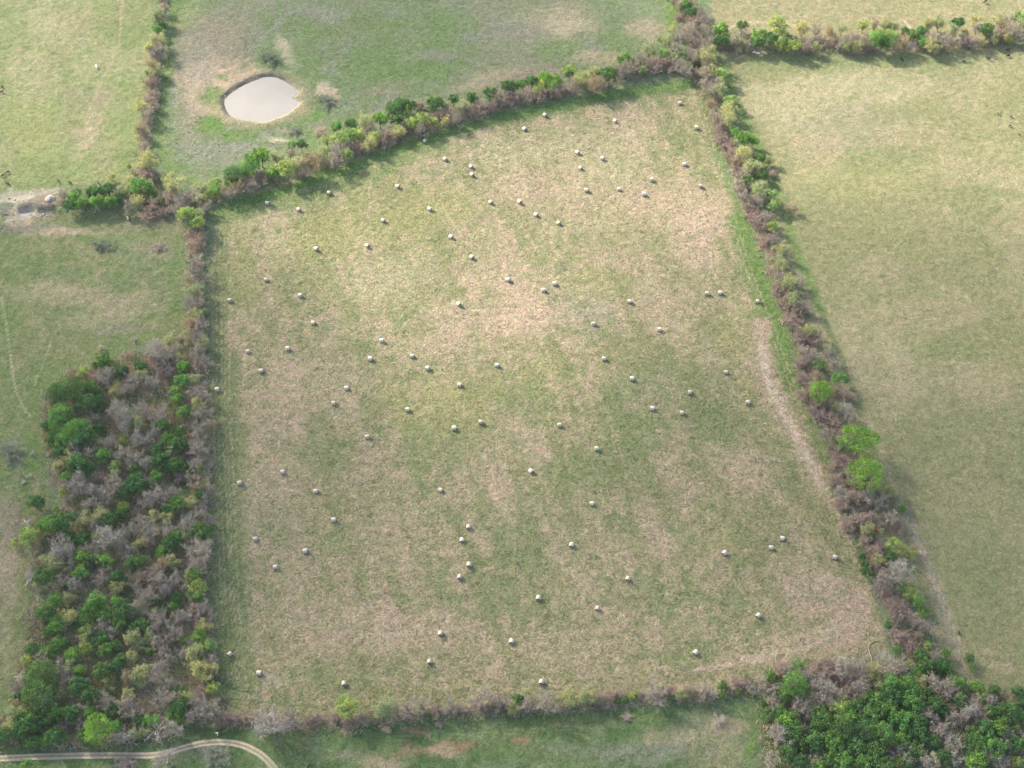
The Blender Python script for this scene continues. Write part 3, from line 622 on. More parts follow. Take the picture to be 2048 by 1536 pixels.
T('pond', "L430,367,13 D467,353,21 G490,340,21 G503,326,18 B460,385,16 O483,374,16 B503,370,15 G522,313,18 P519,358,17 Y552,316,14 L569,340,19 D602,290,10 G584,293,10 Y595,327,19 O625,322,19 B579,304,13 B612,338,17 Y642,310,14 Y655,282,13 L679,281,17 L699,272,15 L715,270,14 B679,302,18 P702,294,19 P729,292,19 B667,320,16 L750,275,13 G672,257,12 D702,250,13 Y732,242,16 G759,240,16 B739,262,14 P775,273,17 Y795,266,14 D789,222,16 D803,212,14 D820,213,12 D793,242,14 G812,224,11 L825,248,13 L845,241,14 P809,258,13 B842,260,12 P842,212,12 D869,210,16 Y889,213,11 D906,201,12 P880,233,18 P900,233,16 Y925,216,15 B915,240,12 D942,197,13 P942,227,15 P962,217,17 D979,187,15 B993,193,16 P989,213,16 D1012,174,13 P1009,203,17 D1026,174,12 G1044,168,11 P1037,197,15 D1064,163,13 P1058,190,17 G1087,157,12 V1101,160,16 L1084,171,12 L1104,177,10 L1123,166,8 P1085,191,15 P1111,186,15 L1137,141,13 D1141,152,10 L1157,154,10 B1143,173,18 Y1171,160,16 Y1187,148,14 O1191,167,18 B1205,168,13 D1217,153,16 G1254,117,13 G1240,122,9 B1237,147,14 P1267,138,19 B1255,145,12 Y1301,101,16 P1297,133,20 P1316,128,17 L1329,111,12 B1280,118,14")
T('corner', "Y1334,82,17 B1351,101,18 B1357,130,18 B1381,114,18 B1377,57,19 D1371,13,13 D1381,27,12 B1361,18,10 P1394,43,16 B1407,63,18 B1391,77,16 B1417,43,15 B1357,77,16 B1411,88,15 Y1421,113,18 B1404,104,13 G1394,128,7 B1374,143,15 Y1342,115,12 P1395,150,12 Y1345,60,10 B1420,128,13")
T('cattle', "G1441,60,16 D1441,84,14 B1471,83,14 D1484,51,12 B1486,68,13 G1517,70,15 D1514,87,14 L1553,51,19 L1564,70,15 D1543,78,15 D1579,84,13 Y1606,57,15 P1603,84,15 B1633,60,14 P1636,83,15 O1663,67,15 P1666,87,14 Y1683,57,12 B1696,80,16 L1726,53,12 B1716,77,15 G1752,78,19 G1776,78,19 D1764,88,14 Y1773,51,13 Y1786,55,11 O1748,52,11 D1809,64,9 O1806,84,14 B1790,88,11 D1826,73,13 D1846,66,13 G1846,84,12 Y1857,50,12 Y1879,47,13 B1869,78,16 B1889,80,15 D1916,48,13 Y1906,63,14 L1929,67,8 P1928,83,15 Y1949,38,12 B1952,60,14 B1908,82,12 D1973,61,14 P1975,78,14 Y1999,38,13 O2003,51,13 P1999,70,17 B2019,60,15 B2022,36,12 G2036,38,13 B2034,67,16 Y2044,52,14 P1452,94,10 B1497,90,11 P1655,92,10 P1740,94,11 B1820,90,12 B1948,80,12")
T('right', "Y1421,143,14 L1442,149,14 B1407,148,15 B1414,167,14 B1428,165,12 Y1444,180,15 B1427,182,13 L1461,204,15 Y1454,221,16 O1424,207,12 B1430,230,14 P1437,254,14 Y1461,241,15 G1467,260,11 G1484,277,16 G1506,283,12 P1445,278,15 P1455,296,14 P1468,308,16 Y1491,307,18 P1472,325,15 Y1504,337,16 G1494,363,13 D1517,318,12 B1478,350,15 B1477,368,15 D1524,351,11 P1502,345,13 Y1527,390,15 B1493,393,17 P1508,417,17 P1517,450,17 P1502,435,13 Y1539,320,10 P1543,347,11 L1543,390,14 L1546,412,12 L1546,453,13 B1533,432,14 O1588,417,9 O1573,418,9 B1549,478,15 P1535,482,15 Y1563,500,14 P1546,510,15 Y1566,535,16 Y1556,523,13 Y1573,566,17 B1556,553,15 P1553,580,15 B1598,563,13 Y1586,602,15 P1569,608,17 P1596,620,18 B1613,612,14 P1579,640,17 P1594,652,17 Y1616,660,15 B1638,668,13 P1626,679,16 P1599,680,17 Y1653,695,10 B1609,705,15 B1633,711,16 B1659,708,14 P1599,726,16 L1639,729,13 O1633,752,15 G1679,759,14 B1669,726,13 V1643,785,24 P1693,789,16 P1605,757,16 P1611,787,15 Y1673,815,13 W1693,823,19 P1629,820,17 P1643,836,18 P1669,846,17 B1703,840,15 P1622,802,13 V1719,885,42 V1734,951,37 B1656,866,17 O1659,895,12 P1676,915,18 P1669,934,17 P1690,930,14 Y1753,986,12 Y1783,983,14 P1668,961,17 W1687,984,18 P1710,994,21 W1733,990,18 B1753,1008,15 P1677,1009,17 B1765,1000,13 G1803,1017,10 P1716,1040,22 P1697,1056,16 P1743,1043,20 B1782,1036,16 P1796,1054,16 Y1734,1062,14 R1746,1061,12 Y1757,1067,11 O1716,1094,10 L1790,1094,19 L1818,1107,11 D1783,1117,11 O1827,1097,9 P1748,1104,18 D1723,1114,10 D1733,1144,12 D1728,1128,9 B1765,1085,14 P1745,1127,14 W1803,1146,29 B1769,1158,19 P1757,1140,14 G1803,1181,9 L1823,1187,14 G1838,1207,14 G1846,1224,11 P1769,1188,18 P1783,1211,19 P1797,1231,22 D1776,1251,9 P1818,1237,17 P1790,1271,18 P1809,1277,16 O1836,1271,10 B1856,1254,15 B1835,1250,13 G1793,1301,8 L1856,1291,9 D1843,1313,16 O1809,1317,10 G1893,1307,10 B1873,1317,13 D1889,1331,16 D1899,1346,12 D1873,1338,13 D1938,1317,11 G1943,1336,7 P1822,1296,14")
T('left', "P390,467,17 P393,490,17 B390,529,19 B393,552,16 Y390,582,17 B400,602,16 B383,609,16 Y393,630,14 O383,646,17 B400,650,16 B393,672,17 O364,680,13 Y407,686,14 B393,700,16 B397,719,16 P397,740,16 Y393,760,14 B393,785,17 B407,796,14 Y393,809,14 B397,829,17 B402,855,18 B390,873,17 B400,899,18 B407,913,14 B390,930,16 Y400,939,12 B383,955,15 O393,975,15 B416,980,14 D397,995,13 Y383,1002,15 B410,1003,14 L393,1057,14 D410,1065,18 B400,1030,16 B392,1105,28 B412,1090,14 G390,1153,16 L397,1178,19 L381,1193,12 P387,1224,19 B407,1215,15 W400,1237,12 Y403,1254,14 G397,1275,17 L416,1294,15 Y390,1307,18 Y397,1344,21 B420,1320,14 L427,1378,14 Y440,1394,9 B413,1416,25 B387,1437,17 B428,1427,14 O433,1444,12 B393,1400,17 P405,1385,16")
T('wood', "Y337,683,14 W311,700,21 B340,706,17 P313,723,19 P327,746,19 G367,736,13 G363,762,16 G353,782,12 G357,800,12 G368,826,14 D357,866,16 D353,892,18 G367,888,11 P370,913,14 D353,932,17 P360,956,14 D210,726,20 D240,743,16 L168,745,13 P187,760,16 W213,753,17 D283,733,14 Y283,752,13 D143,780,29 D117,790,23 L147,793,14 D180,780,18 D173,810,23 G123,830,22 G117,847,17 G153,860,25 G133,874,27 D170,876,22 D110,880,17 D93,852,13 D117,905,15 W148,896,14 Y227,780,14 B247,780,14 B233,820,18 W250,830,16 W253,850,17 B290,823,18 B317,830,18 W310,866,13 W280,876,17 L240,886,10 B250,905,16 B268,918,15 B222,888,14 D200,855,11 G207,913,16 D160,930,22 D177,940,15 L230,932,12 L230,946,11 B228,958,14 D317,900,15 D320,923,17 W290,926,15 G313,953,14 D277,953,12 D270,970,21 D253,983,15 W163,963,19 L127,986,11 G133,956,12 B197,980,18 B213,996,15 B323,989,21 B300,1000,15 L247,1012,12 L113,1019,10 G353,1009,17 G337,1016,13 B183,1010,14 "
   "D130,1047,24 G97,1054,21 L57,1074,20 L30,1087,10 W113,1094,23 D163,1081,17 D218,1042,16 W217,1077,25 B283,1048,18 Y307,1032,14 B260,1062,16 O300,1084,18 D340,1091,18 G350,1073,13 G167,1117,17 L197,1116,15 G217,1125,16 D267,1128,17 B258,1108,14 L290,1121,10 O320,1127,17 B310,1143,15 D87,1155,19 D233,1158,16 B203,1158,14 Y240,1175,14 O280,1158,15 B333,1158,17 B300,1165,14 L157,1187,7 D130,1174,9 G197,1205,22 G177,1222,15 D93,1228,21 G113,1251,19 D97,1265,14 G213,1232,16 D247,1224,21 D240,1248,18 D267,1251,17 G348,1214,11 D317,1202,13 B273,1211,18 B300,1194,17 B333,1187,15 D353,1195,12 W370,1233,13 B317,1247,18 L173,1264,14 D200,1278,17 W225,1263,13 G117,1288,18 D67,1301,16 G93,1308,15 L57,1322,13 D80,1352,34 D80,1394,36 D64,1380,15 D104,1376,16 G147,1311,16 L173,1295,13 D213,1302,18 G230,1291,12 D207,1345,21 D230,1336,15 D240,1321,14 Y263,1311,14 G302,1304,9 Y277,1291,12 B310,1287,15 P337,1277,19 B353,1267,15 G370,1284,11 D360,1384,13 B320,1344,17 Y287,1344,19 O253,1357,18 Y257,1384,14 B267,1407,17 D163,1374,21 D180,1395,18 D143,1428,17 G180,1424,14 V200,1460,33 D167,1474,15 G230,1454,15 L240,1441,9 D110,1472,19 G90,1484,14 L133,1477,9 D50,1444,25 D90,1434,21 D80,1453,18 D40,1465,16 D67,1484,15 D7,1471,18 B217,1404,17 B250,1417,16 B277,1425,16 G360,1434,12 W120,1330,15 W140,1352,14 B335,1325,14 B345,1400,16 B330,1305,13")
T('near', "P467,1436,16 P497,1434,16 B522,1438,18 W545,1444,37 B579,1434,22 P622,1441,13 P645,1438,12 L692,1416,25 O742,1427,13 Y765,1421,22 B795,1424,15 B819,1413,21 B849,1411,16 P872,1421,14 B899,1417,16 B920,1417,13 B969,1394,26 B1002,1401,19 P959,1414,14 D1037,1402,14 B1057,1404,18 Y1057,1387,13 B1091,1401,25 Y1137,1394,20 Y1167,1397,18 O1201,1397,19 D1234,1402,7 D1251,1401,8 G1267,1394,8 B1307,1386,27 G1321,1379,7 D1344,1397,7 P1344,1382,15 O1377,1384,15 B1397,1384,17 B1417,1387,15 D1444,1372,11 G1444,1388,8 P1478,1367,17 G1474,1386,6 G1494,1351,6 B1504,1377,16 B1521,1362,17 P1462,1378,13")
T('nwood', "Y1819,1334,13 B1799,1334,15 W1769,1325,18 Y1749,1344,16 B1723,1341,19 W1689,1336,23 P1659,1334,22 P1636,1337,17 P1559,1335,17 G1596,1334,12 B1575,1345,15 G1586,1371,28 G1600,1386,17 D1563,1394,18 W1643,1371,23 P1676,1357,18 P1696,1377,18 B1719,1381,18 B1610,1350,15 W1866,1364,19 Y1843,1361,14 B1896,1381,17 G1786,1372,22 D1813,1375,22 D1749,1402,23 D1779,1395,23 D1823,1398,25 D1769,1422,24 G1819,1417,16 D1743,1432,23 D1796,1438,24 D1829,1442,22 L1676,1417,18 L1690,1406,14 D1646,1445,22 D1686,1455,27 D1726,1464,27 D1763,1468,27 G1803,1482,19 D1629,1482,22 D1663,1488,23 D1709,1498,25 D1749,1505,24 D1653,1514,20 D1683,1522,21 D1729,1526,22 L1626,1444,9 L1856,1451,9 D1836,1468,22 D1863,1484,17 D1833,1505,20 L1796,1521,13 G1636,1535,15 D1873,1411,19 B1856,1431,16 B1876,1461,16 D1919,1402,17 B1906,1396,14 D1953,1375,15 L1966,1394,10 D1989,1384,12 W1983,1401,12 O2026,1404,14 D2036,1387,15 D2019,1425,21 D2043,1435,17 D1986,1428,17 W1939,1424,21 B1963,1437,16 P1919,1444,17 B1903,1430,14 D1969,1458,22 D1996,1455,19 D1943,1471,19 D1953,1488,21 G1986,1492,25 D1939,1502,16 G1956,1525,21 L2029,1457,12 B2015,1468,14 D2033,1488,17 L2023,1507,7 W2003,1521,15 L2036,1527,12 W1916,1487,16 W1896,1480,17 Y1873,1517,15 D1889,1514,15 W1913,1517,14 D1573,1442,22 G1556,1424,14 D1586,1462,22 W1556,1474,19 W1579,1491,15 D1573,1508,18 D1599,1525,18 B1603,1424,16 B1549,1411,15 Y1626,1411,15 D1603,1485,17 G1531,1405,9 D1625,1465,14 D1770,1535,20 D1700,1432,18 D1715,1412,16 B1730,1395,14 B1645,1400,16 B1660,1420,13")
LONE = [  # single plants out in the pastures
    ('S', 200, 488, 21, 'round grey leafless bush in the green pasture below the dug pit'), ('P', 317, 492, 12, 'small bare bush near the green pasture corner, below the pit hedge'), ('S', 540, 113, 22, 'wide grey low bush on the pasture just beyond the pond'), ('S', 653, 198, 21, 'grey sprawling bush beside the reddish bare patch near the pond'),
    ('D', 73, 1005, 18, 'low grey-green bush at the pasture edge of the wood'), ('S', 20, 902, 28, 'heap-like dead grey bush on the pasture west of the wood'), ('W', 330, 1512, 27, 'pale grey twiggy tree hanging over the dirt track'), ('S', 433, 1511, 29, 'grey-brown scrub inside the bend of the dirt track'), ('G', 53, 1528, 13, 'green shrub below the dirt track by the picture corner'), ('P', 250, 1522, 20, 'dry brown scrub below the straight dirt track'),
    ('S', 590, 258, 15, 'dark scrubby bush between the pond and the hedge'), ('P', 640, 258, 11, 'small dry bush close under the pond hedge'), ('P', 1255, 1432, 10, 'small dry shrub in the lower pasture below the hedge'), ('W', 1440, 1438, 16, 'flat pinkish-grey dead bush in the lower pasture'), ('P', 878, 1447, 9, 'tiny dry shrub standing alone just below the track hedge'), ('P', 770, 1458, 10, 'low grey tuft of brush below the track hedge'), ('P', 690, 1458, 9, 'low grey brush right under the lone lime tree'),
]
SEGN = {'lane': ('lane hedge', 'far end', (0, 1)), 'junction': ('pit-corner thicket', 'pit side', (1, 0)), 'pit': ('pit hedge', 'pit end', (1, 0)), 'pond': ('pond hedge', 'pit end', (1, -.3)), 'corner': ('top-corner thicket', 'far end', (0, 1)),
        'cattle': ('cattle hedge', 'corner end', (1, 0)), 'right': ('pasture hedgerow', 'far end', (.3, 1)), 'left': ('wood-side hedgerow', 'far end', (0, 1)), 'wood': ('field-side wood', 'far edge', (0, 1)), 'near': ('track hedge', 'track end', (1, 0)), 'nwood': ('lower-corner wood', 'field edge', (0, 1))}
ORD = 'first second third fourth fifth sixth seventh eighth ninth tenth eleventh twelfth thirteenth fourteenth fifteenth sixteenth seventeenth eighteenth nineteenth twentieth'.split()
TREES['nwood'] = [(('G' if i % 7 in (2, 5) else c[0]),) + c[1:] if c[0] == 'D' else c for i, c in enumerate(TREES['nwood'])]
def fill(seg, pts_px, n, kinds, r0, r1, sep):
    rf = random.Random(hash(seg) % 1000 if False else len(seg) * 31 + n); have = [(i[1], i[2], i[3]) for s_ in TREES.values() for i in s_] + [(316, 1440, 30), (316, 1465, 26)]; out = []
    for _ in range(n * 60):
        if len(out) >= n: break
        u, v = pts_px(rf); r = rf.uniform(r0, r1)
        if any(math.hypot(u - a, (v - b) * 1.15) < (r + c) * sep for a, b, c in have): continue
        out.append((rf.choice(kinds), round(u), round(v), round(r))); have.append((u, v, r))
    TREES[seg].extend(out)
def in_poly(P):
    xs, ys = [p[0] for p in P], [p[1] for p in P]
    def f(rf):
        while True:
            u, v = rf.uniform(min(xs), max(xs)), rf.uniform(min(ys), max(ys))
            if inside(np.array([u]), np.array([v]), P)[0] and u > -5 and v < 1530 and u < 2050: return u, v - 6
    return f
def on_line(pts, w_):
    L = np.r_[0, np.cumsum([math.hypot(b[0] - a[0], b[1] - a[1]) for a, b in zip(pts[:-1], pts[1:])])]
    def f(rf):
        t = rf.uniform(0, L[-1]); u, v = np.interp(t, L, [p[0] for p in pts]), np.interp(t, L, [p[1] for p in pts])
        return float(u) + rf.gauss(0, w_ * .5), float(v) - 9 + rf.gauss(0, w_ * .3)
    return f
fill('wood', in_poly(WOODS['left wood']), 95, 'BBBYYYYYGDW', 11, 18, .62)
fill('nwood', in_poly(WOODS['near wood']), 30, 'BBBYDDG', 11, 18, .62)
for seg, n, kinds in (('right', 36, 'PPBBY'), ('left', 22, 'BBPYO'), ('pond', 36, 'YYYLPBPG'), ('cattle', 26, 'YYLPBP'), ('near', 16, 'BPPY'), ('lane', 9, 'BPY'), ('corner', 6, 'BP'), ('junction', 8, 'BPY')):
    fill(seg, on_line(*HEDGES[seg]), n, kinds, 9, 15, .5)
def tree_labels():
    labels = {}
    for seg, items in TREES.items():
        nm, end, ax_ = SEGN[seg]; by = {}
        for it in items: by.setdefault(it[0], []).append(it)
        ref = {}
        for k, its in by.items():
            its.sort(key=lambda i: i[1] * ax_[0] + i[2] * ax_[1]); ph = KIND[k][2]
            if len(its) == 1: ref[its[0]] = f'the only {ph}'; labels[its[0]] = f'the only {ph} in the {nm}'
            elif len(its) <= 14:
                for i, it in enumerate(its):
                    ref[it] = f'{ORD[i]} {ph}'; labels[it] = f'{ph}, {ORD[i]} of its kind from the {end} of the {nm}'
        rel = {}
        for k, its in by.items():
            if len(its) <= 14: continue
            for it in its:
                b = min(ref, key=lambda r: math.hypot(r[1] - it[1], (r[2] - it[2])))
                dx, dy = it[1] - b[1], it[2] - b[2]
                h_, v_ = ('right of' if dx > 0 else 'left of'), ('below' if dy > 0 else 'above')
                way = h_ if abs(dx) > 2.2 * abs(dy) else v_ if abs(dy) > 2.2 * abs(dx) else v_ + ' and ' + h_
                rel.setdefault((k, way, b), []).append(it)
        for (k, way, b), its in rel.items():
            its.sort(key=lambda i: math.hypot(i[1] - b[1], i[2] - b[2]))
            short = ref[b].replace(' dense', '').replace(' thin', '').replace('purplish-', '').replace('grey-', '').replace('yellow-green ', '').replace('-tinged', '').replace('vivid ', '')
            for i, it in enumerate(its):
                ph = KIND[k][2].replace(' dense', '').replace(' grey-brown', '').replace(' purplish-brown', '').replace('yellow-green thin ', '').replace('-tinged thin', '')
                pre = '' if len(its) == 1 else ('nearer ' if i == 0 and len(its) == 2 else 'farther ' if len(its) == 2 else ORD[i] + ' ')
                tail = f' from {end}' if 'only' not in short else ''
                lb = f'{pre}{ph} {way} {short}{tail}, {nm}'
                if len(lb.split()) > 16: lb = lb.replace(' tree', '', 2).replace(' and ', ' ')
                labels[it] = lb
    return labels
GROUPN = {'D': 'dense dark trees of the hedges and woods', 'G': 'fresh green trees of the hedges and woods', 'L': 'lime-green trees of the hedges and woods', 'V': 'vivid bright green trees', 'Y': 'pale thinly leafed trees', 'O': 'tan budding trees', 'R': 'rusty trees', 'B': 'bare grey-brown trees', 'S': 'grey scrub', 'P': 'bare brown shrubs of the hedges', 'W': 'bleached bare trees'}
made = {}
def plant(k, u, v, r, label, seg_wood=False, tall=1.0):
    name, cat, _, hz, cz = KIND[k]
    s = depth(u, v) / FOC; R = r * s * (1.16 if seg_wood and k in 'BW' else 1.0) * (1.18 if k in 'DGLV' else 1.34 if k in 'BPW' else 1.25)
    zf = {'P': rnd.uniform(.75, 1.0)}.get(k, rnd.uniform(.88, 1.08)) * (1.0 if R < 5 else .86)
    zf *= tall; cx, cy = at(u, v, cz * R * zf); z0 = gz(cx, cy)
    key = k + '+' if (k + '+') in PROTO and R > 4.6 else k
    tm, cm = PROTO[key][rnd.randrange(len(PROTO[key]))]
    if key not in made:
        made[key] = True
    root = bpy.data.objects.new(name, None); C.objects.link(root); root.empty_display_size = .5
    root.location = (cx, cy, z0); root.rotation_euler = (rnd.gauss(0, .04), rnd.gauss(0, .04), rnd.uniform(0, 6.283)); root.scale = (R, R * rnd.uniform(.92, 1.06), R * zf)
    link('trunk', tm, root); link('crown', cm, root)
    tag(root, label, cat, GROUPN[k])
    return root
LAB = tree_labels()
rnd.seed(99)
for seg, items in TREES.items():
    for it in items: plant(it[0], it[1], it[2], it[3], LAB[it], seg in ('wood', 'nwood'), 1.2 if seg in ('pond', 'cattle', 'corner') else 1.08)
for k, u, v, r, lb in LONE:
    o = plant(k, u, v, r, lb); o['group'] = 'single bushes in the pastures'
    if k in 'PWS' and v != 1512: o.scale.z *= .45

# the big dead tree by the track: bleached limbs below a few green tufts
def dead_giant():
    rnd.seed(512); global rng; rng = np.random.default_rng(512)
    u, v = 316, 1466; s = depth(u, v) / FOC; cx, cy = at(u, v, 0.3)
    root = bpy.data.objects.new('dead_tree', None); C.objects.link(root); root.location = (cx, cy, gz(cx, cy))
    tag(root, 'big half-dead tree with bleached limbs and green tufts beside the dirt track', 'tree')
    tv, tf, cv, cf, tips = [], [], [], [], []
    add_tube(tv, tf, [(0, 0, -.3), (.05, .05, .8), (.1, .1, 1.8)], [.5, .38, .32], 8)
    for k in range(13):
        az = 6.283 * k / 13 + rnd.gauss(0, .15); d = rdir(20, 68, az); L = rnd.uniform(4.2, 7.2); pts = [np.array((.08, .08, rnd.uniform(.9, 1.8)))]
        for i in range(6):
            d = unit(d + np.array((rnd.gauss(0, .18), rnd.gauss(0, .18), rnd.gauss(.06, .12)))); pts.append(pts[-1] + d * L / 6)
        add_tube(tv, tf, pts, [.21 * (1 - .13 * i) for i in range(7)], 5)
        for j in range(4):
            i = rnd.randint(2, 5); bd = unit(d + rdir(-20, 60) * .9); q = pts[i]; bl = rnd.uniform(1.2, 2.4)
            bp = [q, q + bd * bl * .5, q + unit(bd + rdir(-40, 60) * .5) * bl]; add_tube(tv, tf, bp, [.09, .06, .03], 4)
            for _ in range(4): twig(cv, cf, bp[rnd.randint(1, 2)], unit(bd + rdir(-50, 70)), rnd.uniform(.6, 1.2), .025)
        if rnd.random() < .6 or pts[-1][1] > 2.5: tips.append(pts[-1])
    link('trunk', mesh('trunk', [tuple(map(float, x)) for x in tv], tf, [M['twig_bleached']]), root)
    n0 = len(cv); P_, N_ = [], []
    for t in [p for p in tips if p[1] > -.5]:
        for _ in range(3):
            c = t + rng.normal(0, .6, 3); n = 90; vv = rng.normal(0, 1, (n, 3)); vv[:, 2] = np.abs(vv[:, 2]); vv /= np.linalg.norm(vv, axis=1)[:, None]
            P_.append(c + vv * .75); N_.append(vv)
    P_, N_ = np.vstack(P_), np.vstack(N_); Q = leaf_quads(P_, N_, .2, .5); k = len(Q) // 4
    cv2 = [tuple(map(float, x)) for x in cv] + [tuple(x) for x in Q.tolist()]
    cf2 = cf + [tuple(n0 + 4 * i + j for j in range(4)) for i in range(k)]
    link('crown', mesh('crown', cv2, cf2, [M['twig_bleached'], M['leaf_fresh']], [0] * len(cf) + [1] * k, tint=np.ones((len(cv2), 3))), root)
dead_giant()
# fallen dead trees lying on the grass
for i, (u, v, r, az, lb) in enumerate([
    (52, 1172, 24, 2.6, 'bleached fallen tree with fanned branches on the wood edge'), (50, 1043, 20, .9, 'grey fallen branch above the yellow-green tree at the wood edge'), (57, 1217, 11, 1.7, 'small forked dead branch on the pasture below the fanned fallen tree'), (30, 1355, 22, 1.4, 'bleached dead branches lying beside the large dark pair of trees'),
    (200, 690, 11, .3, 'small grey fallen branch in the pasture, farther of two above the wood'), (268, 686, 12, 3.4, 'grey fallen branch in the pasture close to the wood-side hedgerow'), (60, 947, 10, .4, 'short grey fallen branch on the pasture by the dead heap-like bush'), (42, 968, 9, 2.2, 'tiny grey dead branch on the reddish pasture edge'), (72, 910, 10, 4.2, 'pale crooked branch lying at the foot of the dark green trees'), (18, 1440, 12, 1.9, 'bleached branch lying at the lower wood margin by the lowest dark tree')]):
    cx, cy = at(u, v, .4); R = r * depth(u, v) / FOC; tm, cm = PROTO['W'][i % 4]
    root = bpy.data.objects.new('fallen_tree', None); C.objects.link(root); root.location = (cx, cy, gz(cx, cy) + .25 * R); root.rotation_euler = (RAD(78), 0, az); root.scale = (R * .9, R * .55, R * .8)
    link('trunk', tm, root); link('crown', cm, root); tag(root, lb, 'fallen tree', 'fallen dead trees on the grass')

# ------------------------------------------------------------------ undergrowth: brush nobody could count
def brush(label, X_, Y_, h, col, n_tw=44, w_=.05, spread=.9, name='undergrowth'):
    n = len(X_); z = gzv(X_, Y_)
    k = np.repeat(np.arange(n), n_tw); m = len(k)
    az = rng.uniform(0, 2 * np.pi, m); el = rng.uniform(.25, 1.5, m); L = h[k] * rng.uniform(.6, 1.25, m)
    d = np.stack([np.cos(az) * np.cos(el), np.sin(az) * np.cos(el), np.sin(el)], 1)
    p = np.stack([X_[k], Y_[k], z[k] - .05], 1) + np.concatenate([rng.normal(0, .5, (m, 2)) * (h[k] * spread)[:, None], np.zeros((m, 1))], 1)
    side = np.cross(d, rng.normal(0, 1, (m, 3))); side /= np.linalg.norm(side, axis=1)[:, None]; up = np.cross(d, side)
    wv = (w_ * rng.uniform(.6, 1.4, m))[:, None]
    Vv = np.stack([p + side * wv, p - side * wv, p + d * (L * .55)[:, None] + up * wv * 3 - side * wv * .8, p + d * (L * .55)[:, None] + up * wv * 3 + side * wv * .8, p + d * L[:, None]], 1).reshape(-1, 3)
    b = np.arange(m)[:, None] * 5
    me_ = bpy.data.meshes.new(name)
    me_.vertices.add(len(Vv)); me_.vertices.foreach_set('co', Vv.astype(np.float32).ravel())
    lo = (b + np.array([[0, 1, 2, 3, 3, 2, 4]])).astype(np.int32)
    me_.loops.add(lo.size); me_.loops.foreach_set('vertex_index', lo.ravel())
    st = (np.arange(m)[:, None] * 7 + np.array([[0, 4]])).astype(np.int32)
    me_.polygons.add(2 * m); me_.polygons.foreach_set('loop_start', st.ravel()); me_.update(calc_edges=True)
    me_.materials.append(M['brush'])
    a = me_.attributes.new('tint', 'FLOAT_COLOR', 'POINT'); cc = np.ones((len(Vv), 4), dtype=np.float32); cc[:, :3] = np.repeat(col[k] * rng.uniform(.7, 1.3, (m, 1)), 5, 0)
    a.data.foreach_set('color', cc.ravel())
    tag(link(name, me_), label, 'undergrowth', kind='stuff')
BC = np.array([(1.0, .92, .95), (.78, .70, .72), (1.1, 1.05, 1.0), (.80, .95, .60), (1.1, .98, .86), (.45, .70, .28), (.95, .82, .76), (.55, .80, .34), (1.05, 1.0, .9)])
rng = np.random.default_rng(5)
for seg, (pts, wd) in HEDGES.items():
    P = poly(pts); L = np.r_[0, np.cumsum(np.hypot(*np.diff(P, axis=0).T))]; s = scale(*pts[len(pts) // 2]) * wd
    n = int(L[-1] * s * 2 * .75)
    t = rng.uniform(0, L[-1], n); o = rng.normal(0, .52, n) * s
    x = np.interp(t, L, P[:, 0]); y = np.interp(t, L, P[:, 1])
    i = np.clip(np.searchsorted(L, t) - 1, 0, len(P) - 2); dd = (P[i + 1] - P[i]); dd /= np.linalg.norm(dd, axis=1)[:, None]
    x, y = x - dd[:, 1] * o, y + dd[:, 0] * o
    brush(f'tangled brown and grey brush growing under the trees of the {SEGN.get(seg, (seg + " hedge",))[0]}', x, y, rng.uniform(.7, 1.0, n) * rng.choice([1.0, 1.6, 2.6], n), BC[rng.integers(0, 9, n)])
for seg, pts in WOODS.items():
    P = poly(pts); lo, hi = P.min(0), P.max(0); n = int((hi - lo).prod() * .50)
    x, y = rng.uniform(lo[0], hi[0], n), rng.uniform(lo[1], hi[1], n); k = inside(x, y, P) & (fbm(x / 12, y / 12, 41, 3) > .36); x, y = x[k], y[k]
    brush(f'grey-brown scrub and saplings on the floor of the {"field-side" if seg == "left wood" else "lower-corner"} wood', x, y, rng.uniform(.7, 1.0, len(x)) * rng.choice([1.0, 1.8, 3.2], len(x)), BC[rng.integers(0, 9, len(x))])
# weeds round the pond, on the pit spoil and along the hedge margins
def weeds(spots, label, col, h0, h1, dens):
    xs, ys = [], []
    for u, v, rx, ry in spots:
        cx, cy = at(u, v); s = scale(u, v); n = int(rx * ry * s * s * 4 * dens)
        a, r_ = rng.uniform(0, 6.283, n), np.sqrt(rng.uniform(0, 1, n))
        xs.append(cx + np.cos(a) * r_ * rx * s); ys.append(cy + np.sin(a) * r_ * ry * s * 1.5)
    xs, ys = np.concatenate(xs), np.concatenate(ys); c = np.array(col)
    brush(label, xs, ys, rng.uniform(h0, h1, len(xs)), c[rng.integers(0, len(c), len(xs))], 14, .05, .6, 'tall_grass')
weeds([(420, 190, 34, 18), (445, 155, 22, 8), (415, 245, 38, 18), (470, 268, 46, 9), (540, 252, 55, 8), (620, 225, 30, 8), (540, 125, 28, 6), (600, 262, 40, 10), (510, 282, 40, 10), (650, 205, 30, 10), (440, 300, 60, 14), (380, 280, 30, 30)],
      'rough clumps of tall grass and weeds around the pond', [(.45, .75, .25), (.55, .8, .3), (.9, .95, .6), (1.1, 1.0, .8)], .3, .8, .10)
weeds([(25, 425, 40, 20), (95, 435, 30, 10), (20, 455, 45, 8), (90, 405, 30, 10), (110, 415, 20, 12)], 'coarse grey weeds on the spoil around the dug pit', [(.7, .68, .62), (.5, .55, .38), (1.0, .92, .8)], .4, 1.0, .10)
